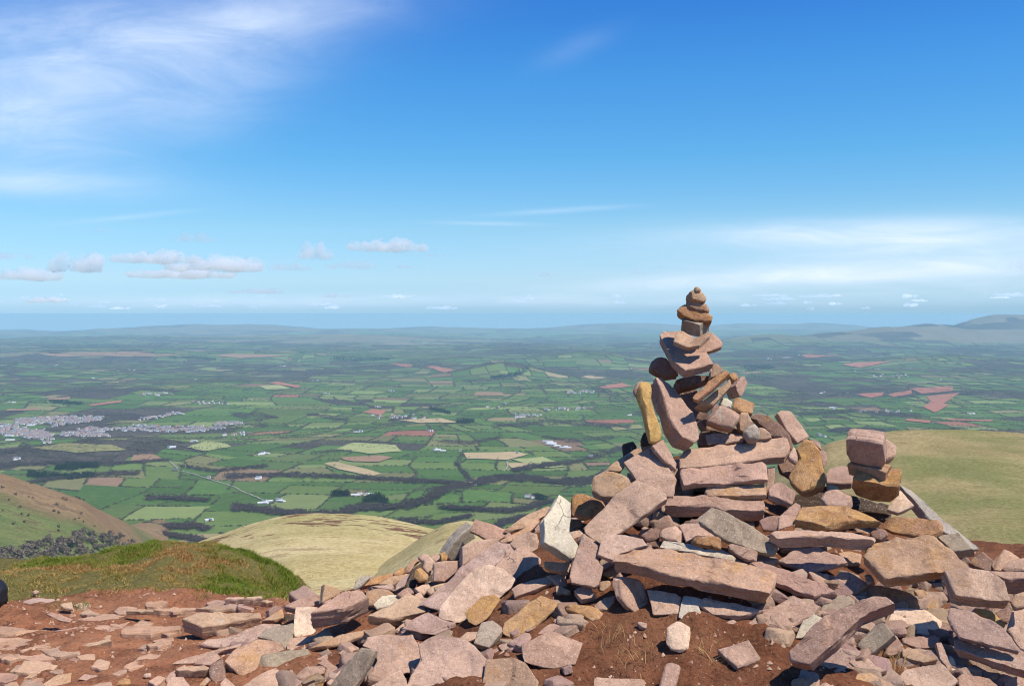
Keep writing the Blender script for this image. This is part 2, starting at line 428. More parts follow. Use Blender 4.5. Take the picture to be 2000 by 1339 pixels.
build_stones('''
# stones stacked in the tall cairn | cairn_stone | stone
r|1|953 85 965 72 985 75 998 90 992 108 972 112 958 102|0 -8|.92|50|T|5.36|tiny round pebble crowning the very top of the tall cairn
f|1|914 118 945 97 990 96 1022 120 1043 150 1030 172 985 185 940 170 912 140|6 -12|.85|120|V|5.36|small wedge shaped stone directly under the topmost pebble of the tall cairn
r|1|905 165 925 158 1000 185 1050 195 1060 215 1050 240 1000 247 940 232 900 215 895 185|0 -10|.9|150|V|5.36|smooth bean shaped stone third from the top of the tall cairn
f|1|832 235 850 200 885 183 905 215 960 245 1055 255 1082 280 1076 322 1040 332 960 315 880 285 840 258|2 -12|.88|200|R|5.36|thin rusty slab sloping down right fourth from the top of the tall cairn
b|1|865 316 985 356 990 442 860 402|75 -52|.76||G|5.36|grey green squared block in the narrow neck of the tall cairn
b|1|828 395 870 398 962 440 1062 403 1056 430 985 492 900 500 803 468|2 32|.6||V|5.30|half moon ochre slab right under the grey green block in the cairn neck
f|1|840 520 900 490 1060 402 1130 418 1162 455 1150 505 1105 522 1050 540 940 560 850 550|-2 -12|.8|170|M|5.42|flat pink slab poking out right beneath the half moon ochre slab
b|1|706 425 735 393 830 386 1040 545 1092 626 885 668 800 600|-8 66|.5||M|5.40|largest block of the upper cairn with a sunlit top sloping towards the viewer
f|1|643 640 655 600 720 580 750 590 845 712 760 725 680 690 645 665|-6 -8|.85|150|B|5.46|dark knobbly stone jutting left below the largest upper cairn block
f|1|805 765 830 738 900 722 1070 715 1065 742 950 785 840 812 812 800|2 -10|.85|160|B|5.52|shadowed flat stone bridging the small hole of daylight in the cairn
b|1|680 722 702 708 790 790 880 890 950 990 985 1100 993 1165 960 1190 870 1150 810 1060 770 950 735 860|-72 88|.62||M|5.22|tall slab leaning in the cairn with its rough dark left side in shade
r|1|552 800 572 758 612 740 655 750 632 830 645 900 690 1020 722 1120 718 1170 680 1198 642 1190 622 1130 592 1000 557 890 545 840|4 -6|.92|120|Y|5.14|long yellow boulder standing upright at the left of the leaning cairn slab
f|1|520 815 548 765 575 756 590 800 560 850 530 850|-4 -6|.85|70|P|5.34|small pink flake peeping out behind the top of the long yellow boulder
b|1|940 880 952 862 1060 760 1180 672 1203 698 1085 800 975 895|6 34|.72||R|5.16|rusty bar of stone slanting up right at the middle of the tall cairn
f|1|980 930 1080 855 1195 765 1215 742 1232 770 1215 800 1100 930 1070 962 1010 952|6 6|.85|110|V|5.24|tan bar of stone lying parallel beneath the slanting rusty bar
r|1|1200 712 1240 692 1272 712 1265 735 1235 762 1210 745|4 -8|.9|80|O|5.40|small ochre lump behind the upper end of the slanting bars
f|1|1060 740 1090 640 1122 625 1150 650 1160 680 1110 725|4 -8|.85|100|T|5.48|tan stone showing behind the right end of the largest upper block
b|1|1262 790 1300 730 1320 728 1343 768 1302 860 1286 862|-72 22|.72||M|5.38|mauve block tilted on edge at the right end of the slanting bars
f|1|1140 930 1155 880 1180 878 1228 905 1215 945 1190 945|4 -8|.85|80|W|5.30|little pale green cube wedged below the slanting tan bar
f|1|1237 960 1250 880 1285 875 1388 915 1380 990 1340 985 1290 975|8 -12|.82|100|O|5.32|small square ochre block perched right of the little pale green cube
f|1|1055 1045 1105 925 1180 935 1280 985 1275 1040 1240 1098 1150 1080|6 -10|.85|150|M|5.16|mauve block face on in the cairn below the little pale green cube
f|1|1278 1010 1300 985 1340 985 1375 1060 1320 1118 1290 1100|6 -8|.85|110|V|5.20|small upright tan stone squeezed right of the face on mauve block
f|1|955 1015 1040 1040 1250 1100 1305 1140 1150 1130 985 1100|0 -10|.8|150|B|5.30|thin dark slab in shadow under the face on mauve block
r|1|1310 1125 1340 1080 1390 1060 1432 1098 1440 1150 1400 1178 1345 1178|2 -8|.9|110|S|5.10|rounded pale grey stone sitting on the right half of the top long slab
f|1|1425 1095 1470 1100 1522 1160 1470 1174 1400 1178|2 -8|.85|80|T|5.16|small tan chip tucked against the rounded pale grey stone
f|1|1370 1005 1395 968 1450 985 1560 1060 1640 1140 1690 1240 1650 1235 1600 1168 1510 1158 1420 1060|4 -10|.85|100|B|5.24|long ridged dark slab slanting down right beside the pale grey stone
b|1|1560 992 1590 972 1662 975 1792 1150 1705 1203 1640 1118|-26 20|.78||P|5.30|pink block with squared corners leaning out at the right shoulder of the cairn
f|1|1000 1120 1060 1110 1060 1225 985 1222 975 1190|0 -8|.85|120|B|5.28|dark stone in shade at the foot of the leaning slab
b|1|1038 1152 1090 1138 1290 1144 1299 1190 1050 1212|0 16|.72||P|5.20|short pink strip of stone lying behind the top long slab
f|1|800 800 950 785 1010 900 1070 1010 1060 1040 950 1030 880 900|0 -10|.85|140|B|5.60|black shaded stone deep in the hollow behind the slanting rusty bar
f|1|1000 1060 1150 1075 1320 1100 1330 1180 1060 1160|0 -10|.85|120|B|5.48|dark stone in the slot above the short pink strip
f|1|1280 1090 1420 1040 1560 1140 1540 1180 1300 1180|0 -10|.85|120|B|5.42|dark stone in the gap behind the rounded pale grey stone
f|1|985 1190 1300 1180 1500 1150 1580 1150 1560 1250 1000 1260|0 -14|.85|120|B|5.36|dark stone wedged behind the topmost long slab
f|2|615 100 690 82 716 112 700 140 625 185|0 -10|.85|120|K|5.55|black shaded stone on the skyline left of the cairn
f|2|750 75 770 25 800 0 835 50 830 95 770 110|0 -10|.85|120|K|5.50|dark stone in shadow under the foot of the long yellow boulder
# long slabs stacked at the waist of the cairn | long_slab | stone slab
b|2|1033 200 1060 145 1100 128 1810 42 1832 120 1800 182 1650 196 1340 240 1032 265|-4 62|.66||P|5.12|topmost long pink slab across the waist of the cairn
b|2|1033 272 1100 248 1300 240 1640 228 1660 240 1673 352 1500 358 1200 370 1045 398|1 46|.66||P|5.02|second long slab from the top at the cairn waist with a stepped left end
b|2|1214 432 1236 398 1640 392 1656 412 1655 466 1240 472|0 42|.62||V|4.97|shorter tan slab below the second long slab at the cairn waist
b|2|945 492 970 470 1270 470 1400 505 1640 510 1652 540 1650 578 1360 580 1290 546 930 542|-8 92|.52||M|4.92|wide mauve slab lowest of the long slabs at the cairn waist with a dark face
f|2|1178 620 1200 590 1270 552 1340 580 1500 650 1740 765 1752 850 1720 902 1640 882 1430 816 1320 762 1200 682|10 -12|.84|62|G|4.62|grey brown slab leaning diagonally in front of the lowest wide mauve slab
b|2|331 692 440 580 560 470 720 355 830 402 925 462 940 492 580 737 455 815 350 737|8 46|.8||P|4.78|big pink slab tilted steeply left of the lowest wide mauve slab
b|2|630 232 830 105 920 230 1010 345 985 470 925 464 722 354|-4 24|.8||P|5.05|mauve pink slab standing tilted above the big steep pink slab
r|2|400 370 408 330 490 285 560 295 690 345 692 362 600 440 520 507 400 466|0 -8|.88|180|V|5.02|ochre and cream boulder balanced left of the tilted mauve pink slab
r|2|247 490 275 460 400 450 510 510 440 600 330 642 250 602|0 -8|.88|180|R|5.12|rust brown boulder in shadow below the ochre and cream boulder
f|2|495 280 560 230 700 140 835 98 650 232 600 300 520 292|-4 -10|.82|90|T|5.25|narrow tan slab edge on the skyline above the ochre and cream boulder
f|2|832 112 920 62 960 150 1015 232 1010 282 930 222 860 152|4 -6|.82|110|M|5.08|dark edged mauve wedge between the leaning slab and the tilted mauve pink slab
f|2|985 340 1030 330 1040 470 985 470|0 -10|.85|150|B|5.12|dark upright stone in the gap left of the long slabs
f|2|1670 275 1725 262 1722 345 1702 432 1662 470 1668 392|0 -8|.85|160|M|5.05|shadowed mauve stone propping the right ends of the long slabs
b|2|60 640 110 570 165 467 250 520 237 735 300 832 272 932 62 802 68 700|-52 42|.75||W|4.68|pale green white slab standing up at the left edge of the cairn
f|2|48 942 240 962 225 1026 100 1012 55 986|0 -10|.8|100|V|4.66|tan block lying on soil under the standing pale green white slab
b|2|238 1050 252 980 300 850 440 850 446 962 476 988 442 1112 412 1132 252 1090|-6 30|.76||M|4.52|upright purple slab right of the standing pale green white slab
f|2|298 842 322 768 350 772 432 822 442 852 312 858|0 -10|.8|100|M|4.66|small mauve block at the head of the upright purple slab
b|2|437 892 490 752 620 760 760 787 796 832 600 882 548 932|-2 32|.7||P|4.58|pink block wedged behind the left end of the great long stone
b|2|550 938 572 900 700 850 900 846 1200 900 1430 950 1690 1000 1745 1035 1732 1090 1690 1172 1280 1102 1100 1062 900 1020 790 978 640 947|-9 96|.55||V|4.32|great long stone with a rusty top and dark front lying across the heap
# stones in the middle of the heap | heap_stone | stone
f|2|735 750 780 710 890 700 882 780 790 797|0 -10|.85|110|B|+.10|dark brown stone in the gap below the big steep pink slab
r|2|885 740 930 695 1000 690 1070 750 1052 802 940 797 890 772|0 -10|.88|130|P|+.14|rounded pink cobble left of the pale splinter behind the great long stone
b|2|1025 690 1060 672 1180 675 1302 765 1160 772 1080 802 1060 742|0 26|.7||P|+.12|pink stone partly under the diagonal grey brown slab
f|2|1110 802 1160 767 1300 770 1326 787 1326 850 1280 847 1270 832 1180 832|0 -8|.82|70|R|+.26|rust coloured flake on top of the pale splinter slab
b|2|895 842 915 793 1105 822 1250 880 1330 857 1430 915 1420 946 1150 892|0 14|.72||W|+.12|pale green white splinter slab behind the great long stone
f|2|1390 832 1420 807 1600 877 1602 932 1530 937 1400 862|2 -8|.82|90|M|+.22|reddish mauve bar under the lower end of the diagonal grey brown slab
f|2|655 770 690 740 742 770 795 802 720 795|0 -8|.8|90|V|+.08|small ochre tip showing above the pink block wedged by the long stone
f|2|785 812 890 797 892 842 800 832|0 -8|.8|90|B|+.06|small brown stone low in the gap beside the pale splinter
f|2|228 642 310 642 332 702 290 722 230 712|0 -8|.82|90|R|+.08|small rust brown block right of the standing pale slab
f|2|220 742 320 722 332 772 290 802 235 772|0 -8|.8|90|P|+.08|small pink stone beneath the small rust brown block
f|3|12 582 45 525 110 525 210 590 180 672 150 682 18 632|6 -10|.82|130|M|4.92|cracked mauve block right of the ends of the long slabs
b|3|90 772 200 672 235 690 236 782 180 832 80 866|-10 14|.72||M|4.72|curved mauve stone at the left end of the large rusty slab
f|3|-60 802 0 780 85 766 100 802 62 862 -30 862|0 -10|.8|110|M|4.70|round ended mauve stone in front of the curved mauve stone
r|3|160 477 235 347 215 272 275 205 330 225 385 290 402 400 432 500 436 590 330 646 260 616 175 532|6 -8|.92|200|O|5.02|big ochre boulder standing upright right of the cairn waist
f|3|290 205 380 235 387 285 335 245|4 -8|.85|100|M|5.25|pink corner of stone behind the top of the big ochre boulder
f|3|372 278 425 310 430 362 405 425 380 400|4 -8|.85|100|M|5.22|pink stone edge along the right flank of the big ochre boulder
f|3|152 332 190 262 236 347 205 377 160 352|4 -8|.84|90|P|5.08|small pink block between the topmost long slab and the big ochre boulder
f|3|75 390 160 330 200 400 150 480 90 440|0 -8|.85|90|B|5.20|dark stone in the hollow left of the big ochre boulder
# four stones of the small stack | stack_stone | stone
b|3|569 228 600 222 830 256 848 396 830 426 600 383 574 330|20 -92|.8||P|4.86|top stone of the small stack with a rough speckled front
f|3|838 262 850 202 910 215 936 272 920 352 880 372 845 332|10 -10|.84|110|P|4.98|pale pink stone leaning behind the top of the small stack
b|3|580 402 600 395 852 456 840 540 820 552 720 521 590 471|52 -58|.8||V|4.90|second stone of the small stack thin and tan
b|3|608 572 625 508 860 560 945 562 936 642 880 677 750 657 640 622|24 -130|.66||O|4.88|third stone of the small stack wide and orange edged
# stones on the right side of the heap | heap_stone | stone
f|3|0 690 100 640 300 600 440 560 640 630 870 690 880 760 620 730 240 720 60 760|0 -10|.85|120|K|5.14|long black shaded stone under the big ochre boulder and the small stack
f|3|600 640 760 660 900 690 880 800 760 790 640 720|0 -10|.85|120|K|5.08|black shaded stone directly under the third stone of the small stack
#stones on the right side of the heap | heap_stone | stone
b|3|425 455 452 418 530 400 600 410 640 470 600 520 430 520|0 60|.4||M|5.22|flat stone in shadow behind the left of the small stack
r|3|390 642 430 582 520 570 625 627 630 692 560 707 430 692|4 -8|.86|130|M|4.86|rounded mauve stone lying left of the small stack
f|3|433 532 510 552 522 582 440 592|0 -8|.8|80|T|4.98|little tan stone behind the rounded mauve stone
b|3|868 717 960 580 1060 687 940 742|-2 34|.72||C|4.92|whitish pink block under the right side of the small stack
b|3|965 548 1040 578 1180 705 1290 800 1400 880 1480 955 1540 1010 1490 1015 1400 942 1260 862 1165 777 1060 652 1000 592|-46 34|.7||S|5.30|great pale slab on edge forming the right shoulder of the heap
b|3|200 790 250 692 420 690 600 703 755 745 816 792 640 796 420 842 320 812|-4 66|.5||O|4.68|large slab with rust orange edge below the rounded mauve stone
b|3|8 886 40 868 400 876 600 886 780 926 768 946 580 936 450 916 80 926|0 84|.5||P|4.52|long low pink stone right of the diagonal grey brown slab
f|3|820 806 850 765 1000 775 1250 795 1270 825 1265 890 1210 906 1100 906 900 872 830 832|0 -16|.78|150|R|4.74|dark plum and orange slab with a scalloped break below the small stack
f|3|745 890 790 855 850 875 870 902 820 942 770 932|0 -8|.84|90|B|4.62|small dark block wedged left of the plum and orange slab
b|3|690 1056 760 966 850 950 930 907 1000 940 1150 898 1200 905 1330 1005 1455 1130 1270 1172 850 1232|-4 74|.76||V|4.36|biggest flat tan slab on the right of the heap with a golden edge
b|3|1225 906 1380 890 1485 1002 1335 1016|18 68|.5||G|4.72|olive tan block behind the right of the biggest flat tan slab
f|3|1460 1110 1540 1010 1640 1090 1632 1152 1580 1167 1480 1132|0 -10|.78|110|B|4.66|brown three cornered stone with a dark hollow beneath right of the olive block
f|3|1640 1102 1720 1005 1832 1067 1790 1102 1690 1162 1650 1150|6 -10|.8|120|V|4.62|pointed tan stone with a ridge near the right border
r|3|1700 1152 1760 1092 1872 1070 1880 1165 1730 1167|2 -8|.84|110|P|4.50|knobbly pink stone in front of the pointed tan stone
b|4|1365 446 1540 420 1700 447 1830 530 1868 680 1650 660 1446 630|-36 74|.8||P|4.12|massive pink boulder with a dark left face at the right of the heap
b|4|1700 449 2010 455 2010 505 1830 502|-2 136|.5||M|4.30|mauve slab running out of the right border behind the massive pink boulder
r|4|1880 690 1910 630 2010 598 2010 712 1900 742|2 -8|.86|120|V|4.05|rounded tan stone cut by the right border
# stones on the lower right slope of the heap | heap_stone | stone
b|4|75 372 200 290 380 268 580 330 611 376 320 462|3 34|.66||L|+.10|flat lilac slab below the long low pink stone
b|4|545 316 620 303 720 318 706 388 600 402|0 46|.5||V|+.05|small tan block between the lilac slab and the biggest tan slab
b|4|-130 376 -60 366 40 396 330 496 536 606 355 642 60 522|-3 58|.66||M|+.06|long mauve bar sloping right from under the great long stone
f|4|340 502 460 465 471 522 430 545|0 -8|.8|80|P|+.03|small pink stone under the front of the flat lilac slab
b|4|465 546 560 460 620 458 770 546 640 632|3 52|.66||M|+.06|five sided mauve brown block in front of the small tan block
r|4|740 612 780 555 900 560 1100 620 1192 682 1190 740 1150 767 960 722 870 647 760 642|4 -8|.86|130|R|+.16|long rounded rusty stone like a log below the biggest tan slab
f|4|415 742 460 660 560 635 680 645 672 692 480 772 420 772|0 -8|.7|80|G|+.04|flat olive stone behind the big tilted mauve stone
b|4|215 962 290 802 320 765 422 822 350 902 260 962|0 10|.75||W|+.06|white triangular shard left of the big tilted mauve stone
b|4|150 1066 430 800 560 730 800 650 905 642 971 696 725 786 500 1010 320 1162 168 1132|22 84|.8||M|3.78|big tilted mauve stone pointing down left over its black shadow
r|4|890 832 930 760 1000 735 1200 740 1362 820 1366 852 1310 922 1240 947 1050 912 950 872|4 -10|.84|150|C|+.10|cream and mauve round edged stone under the rusty log like stone
f|4|1130 602 1200 600 1320 700 1332 782 1230 747 1195 692|4 -8|.8|100|V|+.10|orange pink stone behind the right end of the rusty log like stone
b|4|685 1020 820 868 880 848 968 942 772 1102|30 42|.76||G|+.06|tan block with a dark right side under the big tilted mauve stone
f|4|895 1080 980 950 1046 1020 1010 1077 940 1092|4 -8|.82|90|M|+.03|small mauve stone right of the tan block with a dark side
b|4|1030 962 1140 950 1316 955 1310 1032 1150 1036 1045 1002|0 24|.62||M|+.02|mauve block in front of the cream and mauve stone
b|4|1030 1060 1080 1035 1306 1130 1200 1152 1040 1112|0 44|.62||V|+.08|ochre topped wedge stone left of the thin upright splinter
f|4|1150 1042 1290 1045 1302 1092 1220 1082|0 -8|.75|80|T|+.02|narrow tan stone behind the ochre topped wedge stone
f|4|1300 1010 1340 1005 1432 1212 1402 1218 1332 1122|4 -6|.84|60|M|+.12|thin upright mauve splinter between two slabs on the right
f|4|1398 1102 1430 1122 1462 1222 1440 1252 1400 1162|4 -6|.84|60|W|+.03|narrow white shard behind the thin upright mauve splinter
b|4|1410 722 1440 718 1600 760 1810 880 1942 1042 1930 1070 1700 1010 1480 950 1420 870 1392 800|-6 30|.76||M|4.00|large flat mauve slab pointing down right under the massive pink boulder
b|4|1440 972 1500 985 1760 1060 2010 1100 2010 1222 1700 1122 1440 1042|-4 72|.62||P|3.96|long pink slab beneath the large flat mauve slab
b|4|1850 902 1900 720 2012 720 2012 1062 1950 1042|-10 20|.8||P|4.06|pink slab standing at the right border behind the mauve slab
f|4|1590 762 1612 720 1700 745 1832 862 1810 882 1700 812|2 -8|.8|90|Y|4.14|yellow tan flake behind the large flat mauve slab
f|4|1740 772 1850 720 1892 762 1850 842 1800 832|2 -8|.8|90|B|4.20|brown stone in a hollow below the massive pink boulder
b|4|1008 1272 1060 1210 1340 1160 1466 1292 1400 1350 1050 1350|-6 20|.75||P|+.08|flat pink slab with an ochre left corner at the bottom border
b|4|1465 1262 1500 1230 1700 1280 1800 1350 1480 1350|-10 24|.7||M|+.04|mauve tan slab at the bottom border under the long pink slab
b|4|1825 1292 2005 1240 2005 1350 1830 1350|-6 20|.72||P|+.05|pink slab filling the bottom right corner
b|4|640 1322 700 1240 790 1235 1022 1350 640 1350|-10 22|.7||V|+.06|tan slab with a rusty left edge at the bottom border
b|4|626 1150 700 1088 782 1130 820 1172 912 1212 800 1232 690 1202|0 46|.66||P|+.06|lumpy pink block among dry grass below the tan block with a dark side
b|4|430 1176 530 1168 671 1267 610 1302|-3 36|.66||P|+.05|brick like pink stone on the soil by the bottom right
r|4|150 1350 200 1280 330 1265 386 1312 380 1350|2 -8|.82|110|T|+.05|rounded tan stone at the bottom border below the big tilted stone
f|4|350 1350 440 1304 522 1350|0 -8|.78|80|P|+.05|pink stone top peeping over the bottom border
f|4|460 1132 520 1090 640 1060 662 1102 560 1142|0 -6|.7|60|P|+.01|small pink stone in the shadow of the big tilted mauve stone
f|4|370 762 430 755 462 792 420 812|0 -6|.75|60|T|+.03|little tan stone between white shard and flat olive stone
f|4|20 972 130 940 136 985 125 1002 60 997|0 -6|.75|50|V|+.01|small tan pebble on soil below the white triangular shard
f|4|745 472 790 480 822 532 770 542|0 -6|.82|60|B|4.42|small dark stone against the left face of the biggest tan slab
f|4|1330 742 1400 738 1422 782 1390 802 1340 772|0 -6|.82|60|M|+.06|small mauve stone by the left corner of the large flat mauve slab
# stones on the bare soil in front | loose_stone | stone
f|5|612 490 700 500 780 515 832 570 862 690 870 770 770 782 690 720 640 650 610 560|-14 -4|.8|110|P|+.08|upright pink stone with a dark left side below the great long stone
b|5|850 598 1060 620 1106 650 1090 776 890 786 875 700|2 18|.74||P|+.06|squarish pink stone second from the left below the great long stone
b|5|1090 800 1100 740 1130 640 1282 664 1242 722 1256 762 1200 862 1160 846|0 22|.75||W|+.06|pale green white stone poking out below the great long stone
b|5|1252 706 1285 660 1700 735 1742 746 1560 790 1335 776|-2 58|.66||P|+.05|pink block in shadow under the right end of the great long stone
r|5|1000 880 1030 840 1100 838 1170 880 1178 930 1160 1040 1100 1072 1030 1050 998 1000|0 -4|.86|100|C|+.10|pale yellow egg shaped boulder alone on the bare soil
b|5|1388 1052 1630 976 1720 1112 1708 1132 1545 1180|-6 46|.62||M|+.10|mauve block with a black left side right of the egg boulder
f|5|1010 1150 1115 1158 1082 1300 1065 1350 942 1350 990 1210|-4 -4|.8|70|M|+.10|narrow mauve stone pointing down at the bottom border under the egg boulder
b|5|440 1292 460 1272 820 1285 834 1352 440 1352|0 10|.5||P|+.08|salmon pink slab cut by the bottom border
b|5|1613 846 1730 770 1965 646 2185 720 2112 792 1960 862 1790 942|-3 28|.7||M|+.07|flat mauve slab with a crusty edge right below the end of the great long stone
b|5|285 602 360 558 402 575 446 642 340 662|0 46|.62||M|+.05|small mauve cube on soil under the upright purple slab
f|5|440 702 520 652 602 640 590 682 530 742 450 727|0 -6|.66|50|T|+.01|half buried tan stone right of the small mauve cube
f|5|760 840 840 850 832 886 790 872|0 -6|.6|40|P|+.0|pink chip lying left of the egg boulder
f|5|1440 852 1530 815 1532 842 1490 876 1450 872|0 -6|.7|50|P|+.01|pink chip on soil right of the egg boulder
f|5|145 570 200 572 196 622 145 612|0 -6|.75|45|V|+.02|tiny tan chip left of the small mauve cube
f|5|202 580 250 600 256 622 202 622|0 -6|.75|45|V|+.02|tiny tan chip touching the small mauve cube
f|5|480 532 555 520 562 572 500 602 480 592|0 -6|.8|60|T|+.03|little tan stone under the right corner of the upright purple slab
b|5|520 470 590 448 620 470 560 500|0 20|.6||R|+.04|small rust stone in the hollow under the great long stone
# stones on the left side of the heap | heap_stone | stone
b|6|602 442 660 360 720 290 788 236 802 322 722 370 690 482 640 478|-8 -6|.8|90|S|5.40|whitish stone with a speckled base on the left skyline of the heap
b|6|780 268 808 186 865 205 1042 266 985 318 892 324|-8 12|.72||M|5.34|mauve wedge lying over a black hollow on the left skyline
f|6|1005 262 1130 180 1345 78 1285 162 1130 252 1050 267|-4 -8|.72|90|T|5.45|long tan slab edge running up right to the standing pale slab
f|6|985 332 1140 250 1240 155 1262 188 1192 266 1060 332 1000 342|-2 -8|.74|90|V|5.28|long orange pink slab below the long tan edge
b|6|728 376 815 333 985 322 960 360 870 430 725 502|-36 12|.8||P|5.12|pink block with a black left side on the left of the heap
f|6|1045 342 1150 274 1230 290 1237 432 1180 422 1060 377|0 -8|.8|110|P|5.08|pink triangular stone left of the standing pale slab
b|6|950 502 1040 410 1140 385 1250 450 1256 492 1150 542 1080 592 1010 572|0 14|.72||P|4.92|broad rounded pink stone above the patch of red soil
b|6|415 770 600 622 700 522 960 330 1040 345 1068 392 940 502 720 642 560 812|3 24|.8||L|4.88|long mauve slab with a pale green upper edge running down left
b|6|555 852 570 780 680 650 780 540 900 495 1000 530 1080 600 1050 662 960 732 870 730 750 872 670 900 570 872|0 14|.85||C|4.72|bright cream slab the palest on the left of the heap
b|6|738 832 850 720 940 708 976 740 880 872 810 916 762 892|2 8|.82||O|4.58|ochre stone with purple crown leaning on the bright cream slab
b|6|1058 667 1100 640 1320 578 1366 612 1080 717|0 34|.62||M|+.06|mauve bar of stone lying on the red soil
b|6|988 972 1010 895 1140 800 1255 713 1300 725 1400 775 1190 940 1085 1002|2 22|.8||O|+.10|flat ochre slab with a bright yellow lower edge
b|6|797 1036 850 905 920 886 988 930 988 962 900 1066|0 46|.7||G|+.12|grey mauve block standing left of the yellow edged ochre slab
f|6|705 1002 750 965 832 960 802 1042 740 1022|0 -6|.7|60|P|+.02|small pink stone behind the grey mauve block
f|6|965 1062 990 1030 1120 1035 1132 1062 1090 1092 1000 1097|0 -6|.75|60|M|+.03|small mauve stone under the tip of the yellow edged ochre slab
f|6|890 1112 960 1070 976 1102 920 1142|0 -5|.75|45|M|+.02|small mauve chip below the grey mauve block
f|6|968 1112 1000 1095 1036 1112 1020 1137 980 1137|0 -5|.75|45|P|+.02|small pink chip right of the mauve chip
f|6|868 1130 895 1122 902 1147 875 1147|0 -5|.75|35|O|+.02|tiny orange pebble below the grey mauve block
b|6|1123 1052 1200 1020 1330 960 1546 1032 1490 1182 1350 1212 1140 1166|-2 12|.76||M|+.08|flat mauve slab lying alone on the soil below the ochre slab
f|6|1160 1042 1320 900 1450 930 1430 982 1330 967 1200 1032|0 -6|.72|60|M|+.03|flat purple stone half hidden behind the lone mauve slab
f|6|1343 882 1380 865 1442 890 1440 922 1380 907|0 -5|.72|45|M|+.03|small purple chip above the flat purple stone
f|6|1438 872 1510 835 1587 890 1560 912 1470 952|0 -6|.75|55|M|+.03|small mauve stone under the knobbly orange stone
r|6|1400 790 1500 768 1600 780 1692 822 1680 862 1620 892 1570 862 1480 822 1410 812|0 -6|.84|90|O|+.06|knobbly orange stone lying on soil right of the yellow edged slab
f|6|1300 572 1440 555 1420 602 1380 642 1330 602|0 -6|.75|70|P|+.04|pink stone end left of the upright purple slab
f|6|1392 602 1432 590 1438 642 1400 642|0 -5|.8|50|B|+.05|little dark stone beside the foot of the upright purple slab
b|6|303 937 400 862 480 823 560 865 646 892 640 927 528 974|0 12|.72||L|+.10|lilac wedge stone with a sharp left tip above the big bedrock slabs
b|6|528 492 600 480 692 475 714 516 600 612 525 612|-18 4|.84||M|5.02|mauve block beside the small round yellow stone
r|6|385 572 400 530 430 518 480 570 470 602 420 612|0 -4|.9|100|O|4.98|small round yellow stone in a black hollow
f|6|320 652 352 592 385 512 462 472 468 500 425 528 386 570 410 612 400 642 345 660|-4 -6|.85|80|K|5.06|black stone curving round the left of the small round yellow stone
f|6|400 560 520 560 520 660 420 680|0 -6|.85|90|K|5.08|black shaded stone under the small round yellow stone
f|9|1030 790 1060 690 1120 640 1190 720 1150 800 1130 890 1080 860|-4 -6|.84|150|P|5.04|pink stone between the small yellow stone and the mauve block
f|9|945 640 990 596 1050 600 1130 650 1180 700 1060 700 990 690|0 -8|.78|150|P|5.26|rust pink stone on the skyline above the small yellow stone
f|9|1110 630 1280 600 1290 700 1195 715|0 -8|.8|150|P|5.40|flat pink stone on the skyline next to the speckled whitish stone
f|9|1268 600 1330 560 1370 590 1350 690 1290 710|0 -8|.82|120|O|5.36|ochre sliver against the base of the speckled whitish stone
f|9|750 800 920 650 985 690 890 760 830 850 770 855|-4 -8|.78|150|V|5.28|tan stone sloping on the skyline left of the black curving stone
f|9|600 870 720 790 770 850 660 920 610 910|-4 -8|.78|150|R|5.30|rusty lump on the skyline left of the tan sloping stone
f|9|170 1050 230 975 500 880 610 870 600 920 400 1000 250 1050|-4 -8|.75|160|R|5.28|long rust brown stone on the low left skyline
f|9|380 1030 520 940 820 870 830 900 640 1010 600 1040|-4 -10|.72|150|V|5.14|long tan stone in front of the rust brown skyline stone
b|9|610 1130 640 1040 740 940 825 885 835 930 745 1060|0 90|.66||L|5.06|pale mauve rounded block left of the black curving stone
f|9|280 1060 560 1030 610 1050 590 1110 520 1120 330 1080|-4 -10|.74|150|L|5.06|flat lilac stone in front of the long tan stone
f|6|-2 602 30 578 85 558 82 592 0 662 -30 662|-4 -6|.8|60|S|5.22|grey white shard sticking up on the low left skyline
f|6|50 722 60 670 120 650 200 668 250 702 180 722 130 770 75 777|0 -8|.76|90|V|5.00|orange edged pink stone right of the big mauve block
b|6|108 772 170 715 262 708 292 730 210 782 130 802|-2 14|.66||W|4.94|pale yellow stone behind the broad grey based block
b|6|68 850 240 765 345 690 410 730 462 820 240 866 150 862|-2 72|.62||T|4.82|broad pink topped block with a grey green front left of the long lilac slab
f|6|263 702 340 650 400 655 382 692 300 722|0 -6|.74|70|M|4.98|small mauve slab below the small round yellow stone
f|6|392 662 490 625 502 652 450 702 420 692|0 -6|.76|70|P|4.96|red pink stone tucked beside the long mauve slab
f|6|468 672 590 620 602 642 500 702|0 -6|.76|70|T|4.94|thin tan stone along the top of the long mauve slab
f|6|68 962 110 935 240 935 246 967 200 972 70 982|0 -6|.78|60|S|+.04|small stone with black and white bands above the big bedrock slab
f|6|245 952 330 890 346 902 320 932 300 967|0 -6|.75|60|P|+.04|small pink wedge right of the banded stone
f|6|388 702 430 690 448 725 415 752|0 -6|.78|60|P|4.90|little pale pink stone on the broad grey based block
b|6|28 1052 60 990 200 972 370 980 440 1090 430 1172 380 1242 330 1242 60 1322 130 1152 110 1082|4 20|.78||P|+.10|broad pink slab right of the narrow orange edged slab
b|6|410 1032 560 986 720 1010 800 1060 880 1152 860 1240 830 1352 320 1352 400 1202 432 1152|4 18|.72||P|+.08|widest pinkish tan slab at the bottom left of centre
b|6|880 1156 1050 1138 1145 1176 1235 1302 1232 1352 850 1352|10 22|.72||T|+.07|tan slab right half of the cracked bedrock at the bottom
b|7|1640 1352 1760 1290 1900 1218 1945 1290 1945 1352|4 20|.74||P|+.14|pale pink slab at the bottom border lapping the broad pink slab
# stones at the left foot of the heap | foot_stone | stone
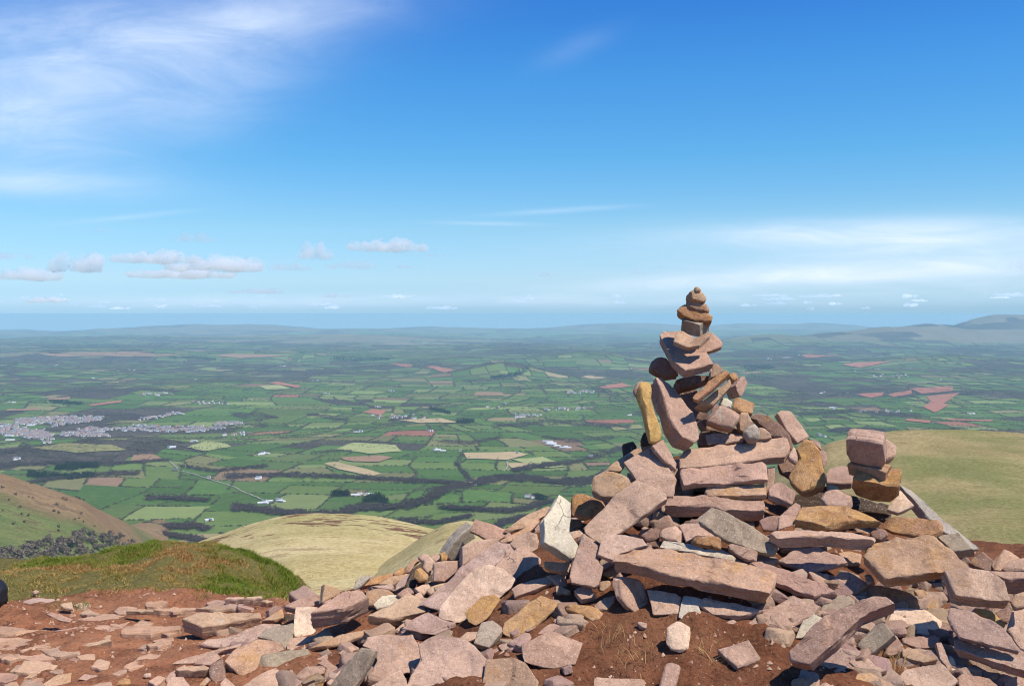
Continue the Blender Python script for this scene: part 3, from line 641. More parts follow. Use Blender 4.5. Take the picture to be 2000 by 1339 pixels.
b|7|1212 772 1450 615 1590 586 1655 640 1478 730|8 142|.46||M|4.72|big mauve block with a yellow stripe down its corner
b|7|1325 558 1432 590 1440 622 1310 690|-36 12|.78||V|4.98|orange stone with a black left side behind the big mauve block
b|7|1005 706 1140 658 1285 624 1302 690 1100 727|0 64|.42||M|5.02|mauve slab with a squared end left of the orange stone
b|7|1090 792 1100 732 1270 728 1215 800 1232 890 1295 952 1270 972 1090 952|-2 16|.8||C|4.88|cream and tan slab propping the big mauve block
b|7|1035 1012 1070 965 1240 950 1262 992 1200 1042 1030 1050|0 10|.74||P|4.78|flat pale pink stone below the cream propping slab
b|7|226 818 330 776 600 768 822 763 836 797 600 838 378 882|-2 112|.36||T|5.05|large cream sided block at the far left foot of the heap
b|7|330 742 430 718 610 728 618 745 500 752|0 26|.3||T|5.45|low tan block behind the large cream sided block
b|7|555 668 570 653 692 649 702 664|0 42|.3||P|5.62|left one of two pink bricks side by side by the grass bank
b|7|700 662 720 648 832 647 840 660|0 62|.3||P|5.60|right one of two pink bricks side by side by the grass bank
b|7|830 682 850 675 912 674 917 684|0 50|.3||T|5.55|small tan brick right of the two pink bricks
g|7|420 692 535 678 542 702 440 717||||M||mauve slab lying flat left of the two pink bricks
g|7|518 712 615 703 642 725 530 729||||T||flat tan stone just below the two pink bricks
b|7|900 752 950 720 1000 735 985 770 905 800|-40 14|.7||M|5.12|small pink stone with a dark left face behind the cream propping slab
b|7|838 832 990 742 1002 790 1000 812|0 36|.6||V|5.04|tan sided wedge between the large cream block and the propping slab
f|7|1005 790 1090 790 1085 845 1010 842|0 -6|.85|80|K|5.10|black shaded stone in the gap beside the cream propping slab
b|7|355 1002 400 975 620 945 850 855 1005 853 820 962 700 1012 500 1032|-2 38|.62||L|4.92|long flat mauve slab in front of the large cream sided block
b|7|800 952 870 890 1080 850 1082 922 975 1002 900 972|2 26|.72||G|4.78|tan rock with pale lichen on the end of the long flat mauve slab
b|7|550 1136 640 1045 800 975 960 990 1006 1052 830 1110 780 1217 690 1264|-4 66|.7||V|4.62|broad tan boulder with a purple lower face at the bottom left
r|7|780 1192 800 1120 850 1080 1020 1055 1190 1045 1232 1100 1180 1172 1000 1207 800 1232|2 -10|.88|150|G|4.52|smooth olive boulder with a dark crease right of the broad tan boulder
b|7|1205 1036 1420 940 1645 893 1646 935 1400 1012|0 34|.55||V|4.62|thin slab with an orange edge below the big mauve block
b|7|1432 1078 1530 1028 1557 1055 1470 1106|0 10|.7||P|4.62|small pink brick in the dark cleft under the thin orange edged slab
b|7|1340 1352 1400 1282 1470 1200 1590 1038 1702 1062 1640 1190 1540 1352|34 14|.8||G|4.34|narrow grey brown slab with an orange right edge pointing down left
f|7|1180 1162 1340 1080 1346 1122 1250 1172|0 -6|.76|70|M|4.60|small mauve stone right of the smooth olive boulder
f|7|1690 1195 1700 1110 1735 1062 1735 1110 1700 1200|2 -6|.8|60|R|4.30|rust flake along the right of the narrow grey brown slab
r|7|1090 1262 1170 1190 1330 1170 1342 1232 1270 1250 1130 1312|2 -8|.84|120|M|4.46|curved grey mauve stone arching over the round orange stone
f|7|1270 1162 1330 1125 1422 1190 1342 1292 1310 1282 1336 1182|2 -8|.8|90|M|4.48|mauve wedge behind the curved grey mauve stone
r|7|1110 1352 1200 1260 1270 1250 1316 1302 1302 1352|2 -8|.84|110|O|4.36|round orange stone at the bottom border
b|7|655 1352 780 1276 940 1198 1000 1250 1095 1352|-4 20|.72||M|4.34|flat mauve stone peaked at the bottom left border
f|7|968 1222 1070 1210 1082 1242 1020 1252|0 -6|.72|50|T|4.46|tiny pale stone above the flat mauve peaked stone
f|7|1030 1282 1090 1250 1127 1322 1062 1312|0 -6|.76|60|V|4.42|small tan stone left of the round orange stone
f|7|1338 1312 1450 1200 1462 1222 1362 1352|0 -6|.78|70|P|4.38|pink sliver left of the narrow grey brown slab
f|7|1415 1182 1500 1130 1512 1162 1450 1202|0 -6|.74|60|P|4.52|small pink stone above the narrow grey brown slab
b|7|143 1162 200 1130 540 1040 672 1008 660 1032 540 1062 310 1152|0 26|.6||M|4.90|long dark bar of stone at the left foot of the heap
f|7|310 1172 350 1130 500 1085 532 1110 440 1172|0 -8|.72|90|M|4.80|mauve stone under the long dark bar
b|7|170 1202 220 1180 390 1168 442 1190 400 1202 200 1214|0 78|.4||T|4.66|tan squared block with a dark gap beneath at the left foot
b|7|103 1332 140 1265 230 1270 292 1352 110 1352|-4 14|.66||P|4.46|pink stone at the bottom border under the tan squared block
b|7|525 1312 560 1275 642 1345 530 1352|-8 14|.7||P|4.40|small pink block at the bottom border left of the flat peaked stone
f|7|430 1182 530 1100 552 1222 560 1300 480 1312 440 1272|0 -8|.82|120|B|4.74|rough brown rock between the tan squared block and the broad tan boulder
f|7|355 1322 410 1270 442 1280 392 1332|0 -6|.76|50|V|4.52|small orange tan chip right of the tan squared block
f|7|-4 1292 60 1260 82 1285 30 1312|0 -6|.7|55|P|4.50|small pink stone on soil left of the heap foot
f|7|80 1282 130 1230 182 1200 162 1272 110 1322|0 -6|.74|80|M|4.58|mauve stone against the left of the tan squared block
f|7|500 1092 580 1060 602 1050 592 1102|0 -6|.74|50|W|4.72|small whitish chip above the broad tan boulder
f|7|968 1002 1076 930 1062 1002 1022 1057|0 -6|.76|70|G|4.72|small grey stone between the lichened rock and the pale pink stone
# slabs set in the trodden path | flagstone | flagstone
b|8|628 1012 840 965 858 983 640 1034|0 52|.34||T|4.95|loose brick shaped stone lying on the path slabs
g|8|-20 840 230 835 300 850 420 895 530 930 620 920 600 960 400 970 200 940 -20 935||||F||largest flat slab at the left end of the path
g|8|-20 980 160 975 380 985 380 1030 150 1050 -20 1048||||F||wide pale slab below the largest path slab
g|8|370 1030 400 1005 590 1000 625 1010 618 1043||||T||short thick slab touching the loose brick shaped stone
g|8|310 1048 440 1048 618 1052 608 1090 400 1096||||M||mauve slab in front of the loose brick shaped stone
g|8|150 1044 295 1052 395 1097 170 1092||||F||slanting slab left of the mauve slab on the path
g|8|-20 1052 110 1052 120 1075 30 1087 -20 1082||||M||grey pink slab at the path edge under the wide pale slab
g|8|125 1220 200 1150 460 1155 400 1215 250 1230||||F||broad pale slab at the lower left of the path
g|8|490 1167 560 1130 730 1145 640 1200||||F||diamond shaped slab right of the broad pale slab
g|8|715 1182 760 1145 842 1150 820 1187||||F||small pale slab right of the diamond shaped slab
g|8|958 1182 1140 1090 1237 1090 1150 1140 1010 1187||||F||long pale slab pointing at the long dark bar
g|8|-20 1240 130 1245 120 1270 40 1292 -20 1292||||F||pale slab at the left border near the bottom
g|8|243 1302 280 1270 347 1265 320 1287||||F||small pale slab left of the rusty edged path block
b|8|330 1322 440 1250 550 1228 540 1300 400 1345|0 14|.5||V|4.45|rusty edged block of the path at the bottom left
g|8|140 1352 200 1297 318 1310 335 1352||||T||pale slab cut by the bottom border at the left
b|8|610 1278 660 1240 862 1275 740 1302|-2 12|.45||M|4.50|thick mauve slab on the path near the bottom border
g|8|690 1342 700 1326 850 1302 855 1345||||F||flat slab below the thick mauve path slab
r|8|898 1322 940 1270 1000 1280 1004 1322|0 -6|.7|70|O|4.42|lump of orange stone on the path near the bottom
g|8|1153 1292 1220 1260 1267 1275 1200 1312||||F||pale slab beside the heap foot near the bottom
f|8|1108 1242 1160 1230 1162 1255 1120 1260|0 -6|.6|40|P|4.58|small loose pink stone on the open soil of the path
g|8|868 1237 960 1210 972 1220 900 1242||||F||thin sliver of slab in the open soil of the path
g|8|713 927 860 885 972 880 840 922||||F||pale slab above the loose brick shaped stone
g|8|948 917 980 880 1380 870 1387 895 1050 922||||F||long pale slab leading to the large cream sided block
g|8|1198 922 1250 905 1392 910 1300 932||||F||narrow slab just below the long pale path slab
g|8|1188 987 1330 955 1337 980 1210 994||||F||narrow slab left of the lower corner of the cream sided block
g|8|1138 1012 1310 990 1302 1007 1160 1022||||F||thin slab strip below another by the cream sided block
g|8|888 757 930 730 1050 730 1000 767 920 772||||F||pink slab left of the raised tan path block
b|8|978 752 990 740 1172 739 1187 756|0 36|.28||T|5.35|raised tan block at the back of the path
g|8|1128 702 1170 675 1282 690 1240 715 1140 717||||F||mauve pink slab at the foot of the grass bank
g|8|1078 652 1140 635 1202 660 1150 672||||F||small slab higher up at the foot of the grass bank
b|8|365 782 400 765 560 818 530 842 480 830|-6 14|.45||M|5.15|tilted plate of stone with a dark gap below it on the path
g|8|558 737 640 740 782 780 740 792 600 762||||T||grey tan slab right of the tilted plate
f|8|470 692 550 690 562 740 480 722|0 -6|.6|50|T|5.50|weathered tan stone at the back left of the path
g|8|188 682 260 660 412 665 400 690 240 699||||L||oval lilac slab beside the dark rucksack
g|8|560 702 690 695 692 710 600 714||||T||thin slab by the weathered tan stone
g|8|1028 872 1090 840 1172 850 1130 872||||F||triangular slab above the long pale path slab
g|8|788 852 870 820 1002 830 930 867||||F||pale slab in the middle of the path
g|8|438 902 700 870 852 870 830 892 600 902||||F||long thin slab above the slanted path crack
g|8|1073 1037 1110 1018 1172 1025 1140 1044||||T||small tan slab alone in the soil left of the heap
g|8|1208 1052 1240 1020 1302 1015 1270 1052||||F||small slab close to the cream sided block on bare soil
g|8|393 1222 395 1216 480 1205 477 1227||||F||tiny slab right of the broad pale slab
g|8|198 1267 270 1235 277 1250||||F||tiny slab under the broad pale slab
g|8|778 947 850 935 832 957||||F||tiny slab over the loose brick shaped stone
g|8|598 1102 720 1090 722 1120 640 1132||||F||pale slab below the loose brick shaped stone
f|8|248 602 280 590 300 603 270 614|0 -5|.6|35|P|5.95|small pink stone lying on the grass bank
g|8|1178 737 1500 720 1522 733 1250 747||||F||long thin slab behind the large cream sided block
g|8|598 812 800 790 1030 785 1000 802 700 827||||F||long slab crossing the back of the path
g|8|158 1103 395 1103 420 1125 250 1132 170 1122||||F||pale slab above the broad pale slab
g|8|-20 1092 140 1092 152 1112 20 1122||||F||thin slab at the left border above the broad pale slab
g|8|88 1212 130 1180 177 1167 150 1197||||T||small tan slab left of the broad pale slab
g|8|40 1330 120 1305 135 1330 60 1352||||F||small slab in the bottom left corner
''')
# ================================================================= summit ground mesh
def soil_material():
    m = N('red_soil')
    g = m.n('NewGeometry'); pos = g.outputs['Position']
    big = m.noise(pos, 1.3, 5, .6); mid = m.noise(pos, 7.0, 6, .65); fine = m.noise(pos, 60.0, 5, .7); grit = m.noise(pos, 190.0, 3, .7)
    c = m.mix(m.ramp(mid, .30, .70), m.rgb((.15, .058, .03)), m.rgb((.36, .145, .072)))
    px_ = m.n('SeparateXYZ', {0: pos}).outputs[0]
    damp = m.ramp(m.math('ADD', px_, m.math('MULTIPLY', m.math('SUBTRACT', big, .5), 2.0)), -1.2, -.4)
    c = m.mix(m.math('MULTIPLY', m.ramp(big, .45, .65), .5), c, m.rgb((.42, .20, .105)))
    c = m.mix(m.math('MULTIPLY', m.ramp(fine, .54, .66), .6), c, m.rgb((.38, .22, .13)))
    c = m.mix(m.math('MULTIPLY', m.ramp(fine, .46, .34), .7), c, m.rgb((.06, .025, .015)))
    c = m.mix(m.math('MULTIPLY', m.ramp(grit, .62, .70), .6), c, m.rgb((.48, .33, .22)))
    c = m.mix(m.math('MULTIPLY', damp, .8), c, m.mix(1.0, c, m.rgb((.50, .47, .46)), 'MULTIPLY'))
    # turf under the grass, by the vertex weight stored on the ground
    at_ = m.n('Attribute', attribute_name='turf')
    turf = m.math('ADD', at_.outputs['Fac'], m.math('MULTIPLY', m.math('SUBTRACT', mid, .5), .7))
    tc = m.mix(m.ramp(fine, .35, .65), m.rgb((.075, .085, .022)), m.rgb((.20, .15, .055)))
    c = m.mix(m.ramp(turf, .35, .75), c, tc)
    h = m.math('ADD', m.math('MULTIPLY', mid, 1.2), m.math('ADD', m.math('MULTIPLY', fine, .5), m.math('MULTIPLY', grit, .18)))
    bp = m.n('Bump', {'Height': h, 'Strength': .9, 'Distance': .03})
    m.bsdf(c, .95, bp.outputs[0], .1)
    return m.m
SOIL = soil_material()

def turf_weight(x, y):
    w = smooth(5.95, 6.25, y + .25 * vnoise(x * 1.3, y * 1.3, 0, 5)) * smooth(-.95, -1.3, x)
    return np.maximum(w, smooth(9.5, 14, np.abs(y)))

def axis(dense, coarse):
    return np.concatenate(coarse[:1] + [dense] + coarse[1:])
xs = np.concatenate([-np.geomspace(160, 3.5, 26), np.arange(-3.4, 4.2, .026), np.geomspace(4.3, 160, 26)])
ys = np.concatenate([np.linspace(-40, 2.4, 14), np.arange(2.6, 9.2, .026), np.geomspace(9.4, 300, 40)])
X, Y = np.meshgrid(xs, ys)
Z = ground_z(X, np.maximum(Y, 0.0))
near = smooth(14, 8, np.hypot(X, Y))
Z = Z + near * (.030 * fbm(X * 2.2, Y * 2.2, 0, 3, 3) + .016 * fbm(X * 9, Y * 9, 0, 4, 8) + .006 * np.abs(fbm(X * 28, Y * 28, 0, 2, 12)))
Z = Z + (1 - near) * 2.0 * fbm(X / 30, Y / 30, 0, 3, 3) * smooth(10, 60, np.hypot(X, Y)) - smooth(3, 9, -Y + 0) * .4
me = mesh_np('ground', np.stack([X, Y, Z], -1).reshape(-1, 3), grid_faces(len(ys), len(xs)).ravel(), np.full((len(ys) - 1) * (len(xs) - 1), 4))
a = me.attributes.new('turf', 'FLOAT', 'POINT'); a.data.foreach_set('value', turf_weight(X, Y).astype(np.float32).ravel())
link('ground', me, SOIL, 'red brown summit soil around and below the cairn', 'ground', kind='structure')

# loose gravel and crumbs of stone
def gravel():
    n = 9000
    x = RNG.uniform(-3.0, 3.4, n); y = RNG.uniform(3.5, 7.2, n)
    keep = (vnoise(x * 1.6, y * 1.6, 3.3, 44) > -.25) & (turf_weight(x, y) < .5)
    x, y = x[keep], y[keep]; n = len(x)
    z = ground_z(x, y) + .030 * fbm(x * 2.2, y * 2.2, 0, 3, 3) + .016 * fbm(x * 9, y * 9, 0, 4, 8)
    base = np.array([(1, 0, -.2), (.3, .95, -.3), (-.85, .5, -.2), (-.7, -.75, -.2), (.4, -.9, -.3), (.15, .1, .7), (-.2, -.1, .62)])
    fs = np.array([(0, 1, 5), (1, 2, 5), (2, 6, 5), (2, 3, 6), (3, 4, 6), (4, 0, 5), (4, 5, 6)])
    s = .003 + .011 * RNG.random(n) ** 3
    ang = RNG.uniform(0, 6.28, n); c, s_ = np.cos(ang), np.sin(ang)
    V = base[None] * (1 + .35 * RNG.standard_normal((n, 7, 3)))
    vx = V[..., 0] * c[:, None] - V[..., 1] * s_[:, None]; vy = V[..., 0] * s_[:, None] + V[..., 1] * c[:, None]
    V = np.stack([vx * s[:, None] + x[:, None], vy * s[:, None] + y[:, None], V[..., 2] * s[:, None] + z[:, None] + s[:, None] * .2], -1)
    FF = (fs[None] + (np.arange(n) * 7)[:, None, None]).reshape(-1, 3)
    me = mesh_np('gravel', V.reshape(-1, 3), FF.ravel(), np.full(len(FF), 3), False)
    m = N('gravel_stone'); g = m.n('NewGeometry')
    c1 = m.mix(g.outputs['Random Per Island'], m.rgb((.22, .10, .06)), m.rgb((.46, .32, .23)))
    m.bsdf(c1, .9)
    link('gravel', me, m.m, 'loose gravel crumbs scattered over the red soil', 'gravel', kind='stuff')
gravel()

# grass blades
def blades(x, y, z, hgt, wid, cols, name, label, lean=.5):
    n = len(x)
    ang = RNG.uniform(0, 6.28, n); la = RNG.uniform(0, 6.28, n); ll = hgt * lean * RNG.uniform(.2, 1.3, n)
    dx, dy = np.cos(ang) * wid, np.sin(ang) * wid
    lx, ly = np.cos(la) * ll, np.sin(la) * ll
    p0 = np.stack([x - dx, y - dy, z], -1); p1 = np.stack([x + dx, y + dy, z], -1)
    m0 = np.stack([x - dx * .7 + lx * .35, y - dy * .7 + ly * .35, z + hgt * .6], -1); m1 = np.stack([x + dx * .7 + lx * .35, y + dy * .7 + ly * .35, z + hgt * .6], -1)
    tp = np.stack([x + lx, y + ly, z + hgt * .95], -1)
    V = np.stack([p0, p1, m1, m0, tp], 1).reshape(-1, 3)
    b = (np.arange(n) * 5)[:, None]
    q = (b + np.array([0, 1, 2, 3])); t = (b + np.array([3, 2, 4]))
    flat = np.concatenate([q.ravel(), t.ravel()]); sizes = np.concatenate([np.full(n, 4), np.full(n, 3)])
    me = mesh_np(name, V, flat, sizes, False)
    ca = me.color_attributes.new('tint', 'FLOAT_COLOR', 'POINT')
    cc = np.repeat(np.concatenate([cols, np.ones((n, 1))], 1), 5, 0).astype(np.float32)
    ca.data.foreach_set('color', cc.ravel())
    m = bpy.data.materials.get('grass_blade')
    if not m:
        k = N('grass_blade'); vc = k.n('Attribute', attribute_name='tint')
        d = k.n('BsdfDiffuse', {'Color': vc.outputs['Color']}); tr = k.n('BsdfTranslucent', {'Color': vc.outputs['Color']})
        mx = k.n('MixShader', {0: .3}); k.t.links.new(d.outputs[0], mx.inputs[1]); k.t.links.new(tr.outputs[0], mx.inputs[2])
        k.t.links.new(mx.outputs[0], k.out.inputs[0]); m = k.m
    return link(name, me, m, label, 'grass', kind='stuff')

def grass_bank():
    n = 300000
    x = RNG.uniform(-4.0, -1.0, n); y = RNG.uniform(5.7, 8.1, n)
    w = turf_weight(x, y)
    pz = fbm(x * 1.1, y * 1.6, 2.0, 3, 61)          # bare worn patches
    keep = (RNG.random(n) < w * smooth(-.55, .15, pz + .55 * smooth(6.05, 6.8, y) + .7 * smooth(-2.0, -1.4, x) + .05))
    x, y = x[keep], y[keep]; n = len(x)
    z = ground_z(x, y) + .030 * fbm(x * 2.2, y * 2.2, 0, 3, 3) + .012 * fbm(x * 9, y * 9, 0, 4, 8)
    gr = fbm(x * 2.2 + 4, y * 2.6, 7.0, 3, 71) + .85 * smooth(-2.6, -1.5, x) + .30 * smooth(6.7, 7.1, y) - .45 + .5 * fbm(x * 6, y * 8, 1.0, 2, 75)
    u = RNG.random(n)
    green = np.array([.155, .225, .03]); olive = np.array([.27, .235, .055]); straw = np.array([.50, .36, .14]); russet = np.array([.38, .17, .07])
    g = np.clip(smooth(-.7, .8, gr + .9 * (u - .5)) * .9, 0, 1)[:, None]
    dry = np.where((RNG.random(n) < .42)[:, None], straw, np.where((RNG.random(n) < .35 + .5 * smooth(-.1, .5, fbm(x * 1.7, y * 2.4, 5.0, 2, 91)))[:, None], russet, olive))
    cols = green * g + dry * (1 - g)
    cols = cols * RNG.uniform(.75, 1.4, (n, 1))
    clump = smooth(-.3, .6, fbm(x * 11, y * 11, 4.0, 2, 81))
    h = RNG.uniform(.009, .021, n) * (.6 + 1.1 * clump) * (.8 + .6 * g[:, 0])
    blades(x, y, z - .004, h, np.full(n, .0022), cols, 'grass', 'green and straw coloured grass on the low bank left of the heap', .8)
grass_bank()

def dry_tufts():
    P = []
    spots = [(1724, 1282, 60, .07), (1745, 1300, 40, .05), (1640, 1288, 30, .04), (1180, 1240, 50, .05), (1230, 1290, 40, .05), (1420, 1262, 30, .04),
             (132, 1190, 60, .05), (150, 1186, 40, .04), (402, 1172, 40, .04), (1375, 1290, 40, .05)]
    for u, v, k, s in spots:
        d = heap_hit(u, v); p = EYE + ray(u, v) * d
        for _ in range(k):
            a = RNG.normal(0, s, 2)
            P.append((p[0] + a[0], p[1] + a[1], 1.0 if u < 450 else 0.0))
    P = np.array(P); x, y = P[:, 0], P[:, 1]; n = len(x)
    z = ground_z(x, y) + .02
    cols = np.where(P[:, 2:3] > .5, np.array([[.12, .17, .03]]), np.array([[.45, .30, .13]])) * RNG.uniform(.7, 1.3, (n, 1))
    blades(x, y, z - .015, RNG.uniform(.02, .06, n), np.full(n, .0014), cols, 'dry_grass', 'wisps of dry grass between the stones on the soil', 1.6)
dry_tufts()

# ================================================================= rucksack at the left border
def rucksack():
    m = N('black_nylon'); pos = m.n('TexCoord').outputs['Object']
    b = m.n('Bump', {'Height': m.noise(pos, 60, 4, .6), 'Strength': .4, 'Distance': .01})
    m.bsdf(m.rgb((.012, .012, .016)), .6, b.outputs[0], .3)
    d = 5.55
    c = at(-48, 1176, d); px = d / F
    root = bpy.data.objects.new('rucksack', None); COL.objects.link(root)
    root.location = (c[0], c[1], c[2] - 48 * px)
    tag(root, 'black rucksack mostly cut off by the left border', 'rucksack')
    def lump(name, cen, rad, seed, pw=2.6):
        nu, nv = 48, 32
        th = np.linspace(0, 2 * math.pi, nu, endpoint=False); ph = np.linspace(.02, math.pi - .02, nv)
        T_, P_ = np.meshgrid(th, ph)
        sg = lambda q: np.sign(q) * np.abs(q) ** (2 / pw)
        v = np.stack([sg(np.sin(P_)) * sg(np.cos(T_)) * rad[0], sg(np.sin(P_)) * sg(np.sin(T_)) * rad[1], sg(np.cos(P_)) * rad[2]], -1).reshape(-1, 3)
        v += v * (.07 * fbm(v[:, 0] * 18, v[:, 1] * 18, v[:, 2] * 18, 3, seed))[:, None]
        v += np.array(cen)
        gf = grid_faces(nv, nu, True)
        top = np.arange(nu)[::-1]; bot = (nv - 1) * nu + np.arange(nu)
        me = mesh_np(name, v, np.concatenate([gf.ravel(), top, bot]), np.concatenate([np.full(len(gf), 4), [nu, nu]]))
        bm = bmesh.new(); bm.from_mesh(me); bmesh.ops.recalc_face_normals(bm, faces=bm.faces); bm.to_mesh(me); bm.free()
        return link(name, me, m.m, parent=root)
    lump('body', (0, 0, .17), (.172, .12, .10), 1)
    lump('pocket', (.02, -.02, .06), (.155, .11, .065), 2)
    # strap lying out on the ground
    pts = [(.16, -.01, .105), (.21, -.015, .10), (.25, -.02, .092), (.262, -.02, .088)]
    V = []
    for i, p in enumerate(pts):
        w = .018 if i < 3 else .008
        for sx, sz in ((-1, -1), (1, -1), (1, 1), (-1, 1)): V.append((p[0], p[1] + sx * .02, p[2] + sz * w * .6))
    fs = []
    for i in range(3):
        for k in range(4): fs.append((i * 4 + k, i * 4 + (k + 1) % 4, i * 4 + 4 + (k + 1) % 4, i * 4 + 4 + k))
    fs += [(3, 2, 1, 0), (12, 13, 14, 15)]
    me = mesh_np('strap', V, np.array(fs).ravel(), np.full(len(fs), 4), False)
    link('strap', me, m.m, parent=root)
rucksack()

# ================================================================= small rubble packed between the traced stones
def rubble():
    nu, nv = 18, 11
    th = np.linspace(0, 2 * math.pi, nu, endpoint=False); ph = np.linspace(.05, math.pi - .05, nv)
    T_, P_ = np.meshgrid(th, ph)
    sg = lambda q, e: np.sign(q) * np.abs(q) ** e
    e = .32
    base = np.stack([sg(np.sin(P_), e) * sg(np.cos(T_), e), sg(np.sin(P_), e) * sg(np.sin(T_), e), sg(np.cos(P_), e)], -1).reshape(-1, 3)
    gf = grid_faces(nv, nu, True)[:, ::-1]; k = nu * nv
    VV, FF, CAPS, TT = [], [], [], []
    off = 0
    made = 0
    while made < 460:
        u = RNG.uniform(360, 2060); v = RNG.uniform(905, 1345)
        d = heap_hit(u, v)
        if d > 6.2: continue
        # leave the open soil bare
        if (1120 < u < 1570 and v > 1165 and not (u > 1480 and v < 1240)) or (960 < u < 1180 and 1090 < v < 1180) or (880 < u < 1000 and 1180 < v < 1250): continue
        if u < 560 and (v > 1290 or v < 1180 or u < 420): continue
        p = EYE + ray(u, v) * d
        s = (RNG.uniform(.03, .058) if (u > 1480 and v > 1120) else RNG.uniform(.022, .055)) * np.array([RNG.uniform(.8, 1.8), RNG.uniform(.7, 1.2), RNG.uniform(.35, .8)])
        q = base + .16 * np.stack([fbm(base[:, 0] * 1.3 + made, base[:, 1] * 1.3, base[:, 2] * 1.3 + 9 * c, 2, 300 + c) for c in range(3)], -1)
        q = q * s
        a = RNG.uniform(0, 6.28); b = RNG.normal(0, .35); c = RNG.normal(0, .3)
        M = np.array(Matrix.Rotation(a, 3, 'Z') @ Matrix.Rotation(b, 3, 'X') @ Matrix.Rotation(c, 3, 'Y'))
        q = q @ M.T + np.array([p[0], p[1], ground_z(p[0], p[1]) + s[2] * (-.25 if u > 1480 else .05)])
        VV.append(q); FF.append(gf + off); CAPS.append(off + np.arange(nu)); CAPS.append(off + (nv - 1) * nu + np.arange(nu)[::-1])
        TT.append(np.tile(np.array([.33, .21, .165]) * RNG.uniform(.75, 1.25) * (1, RNG.uniform(.95, 1.1), RNG.uniform(.85, 1.05)), (k, 1)))
        off += k; made += 1
    V = np.concatenate(VV); Fq = np.concatenate(FF)
    me = mesh_np('rubble', V, np.concatenate([Fq.ravel(), np.concatenate(CAPS)]), np.concatenate([np.full(len(Fq), 4), np.full(len(CAPS), nu)]))
    bm = bmesh.new(); bm.from_mesh(me); bmesh.ops.recalc_face_normals(bm, faces=bm.faces); bm.to_mesh(me); bm.free()
    try: me.set_sharp_from_angle(angle=math.radians(40))
    except Exception: pass
    ca = me.color_attributes.new('tint', 'FLOAT_COLOR', 'POINT')
    ca.data.foreach_set('color', np.concatenate([np.concatenate(TT), np.ones((len(V), 1))], 1).astype(np.float32).ravel())
    m = N('rubble_stone'); vc = m.n('Attribute', attribute_name='tint'); pos = m.n('NewGeometry').outputs['Position']
    n1 = m.noise(pos, 22, 5, .65); n2 = m.noise(pos, 140, 4, .7)
    c = m.mix(m.math('MULTIPLY', m.ramp(n1, .45, .7), .5), vc.outputs['Color'], m.rgb((.46, .33, .22)))
    c = m.mix(m.math('MULTIPLY', m.ramp(n2, .45, .33), .5), c, m.rgb((.1, .06, .05)))
    bp = m.n('Bump', {'Height': m.math('ADD', n1, m.math('MULTIPLY', n2, .4)), 'Strength': 1.0, 'Distance': .014})
    m.bsdf(c, .9, bp.outputs[0], .15)
    link('rubble', me, m.m, 'small broken stones packed in the gaps of the heap', 'rubble', kind='stuff')
rubble()
# ================================================================= the wide valley, its hills and the far horizon
BUMPS = []
def bump(u, v, D, wu, wd, flat=2):
    x = (u - 1000) / F * D
    BUMPS.append((x, D, wu / F * D, wd, 1.6 - (v - 612) / F * D, flat))
def base_z(x, y):
    r = np.hypot(x, y)
    A = 14 + 26 * smooth(4500, 12000, r) + 34 * smooth(11000, 26000, r)
    n = fbm(x / 3600.0, y / 3600.0, 0, 4, 201)
    n2 = fbm(x / 900.0, y / 900.0, 0, 3, 231) * (9 + 8 * smooth(5000, 12000, r))
    return -640 + A * n * 1.25 + n2 + 25 * smooth(9000, 20000, r) - r * r / (2 * 6371000 * 1.15)
def land_z(x, y):
    x = np.asarray(x, float); y = np.asarray(y, float)
    z = base_z(x, y)
    for bx, by, wx, wd, zt, fl in BUMPS:
        g = np.exp(-np.abs((x - bx) / wx) ** (2 * fl) - np.abs((y - by) / wd) ** 2)
        zb = -640 + 25 * smooth(9000, 20000, math.hypot(bx, by)) - (bx * bx + by * by) / (2 * 6371000 * 1.15)
        z = z + (zt - zb) * g
    return z
bump(420, 637, 40000, 190, 3800, 2); bump(80, 650, 42000, 260, 3000, 2); bump(700, 641, 38000, 230, 3200, 2)
bump(1000, 641, 43000, 300, 3000, 1); bump(1260, 634, 44000, 120, 2000, 1); bump(1480, 630, 45500, 150, 1800, 1); bump(1640, 638, 45000, 90, 1800, 1)
bump(2100, 615.5, 23000, 215, 2300, 3); bump(1850, 634, 22000, 120, 1800, 1); bump(1700, 645, 21000, 160, 1700, 1); bump(1500, 655, 19000, 150, 1500, 1)
bump(330, 671, 22000, 70, 700, 1); bump(250, 664, 30000, 330, 2200, 2); bump(800, 652, 31000, 200, 1800, 1)
bump(985, 703, 10400, 95, 620, 1); bump(1140, 692, 13000, 120, 900, 1); bump(350, 684, 14500, 430, 520, 2); bump(1900, 694, 12500, 230, 800, 1); bump(580, 672, 21000, 45, 500, 1)
bump(165, 860, 4700, 190, 330, 2); bump(880, 962, 3350, 140, 200, 1)

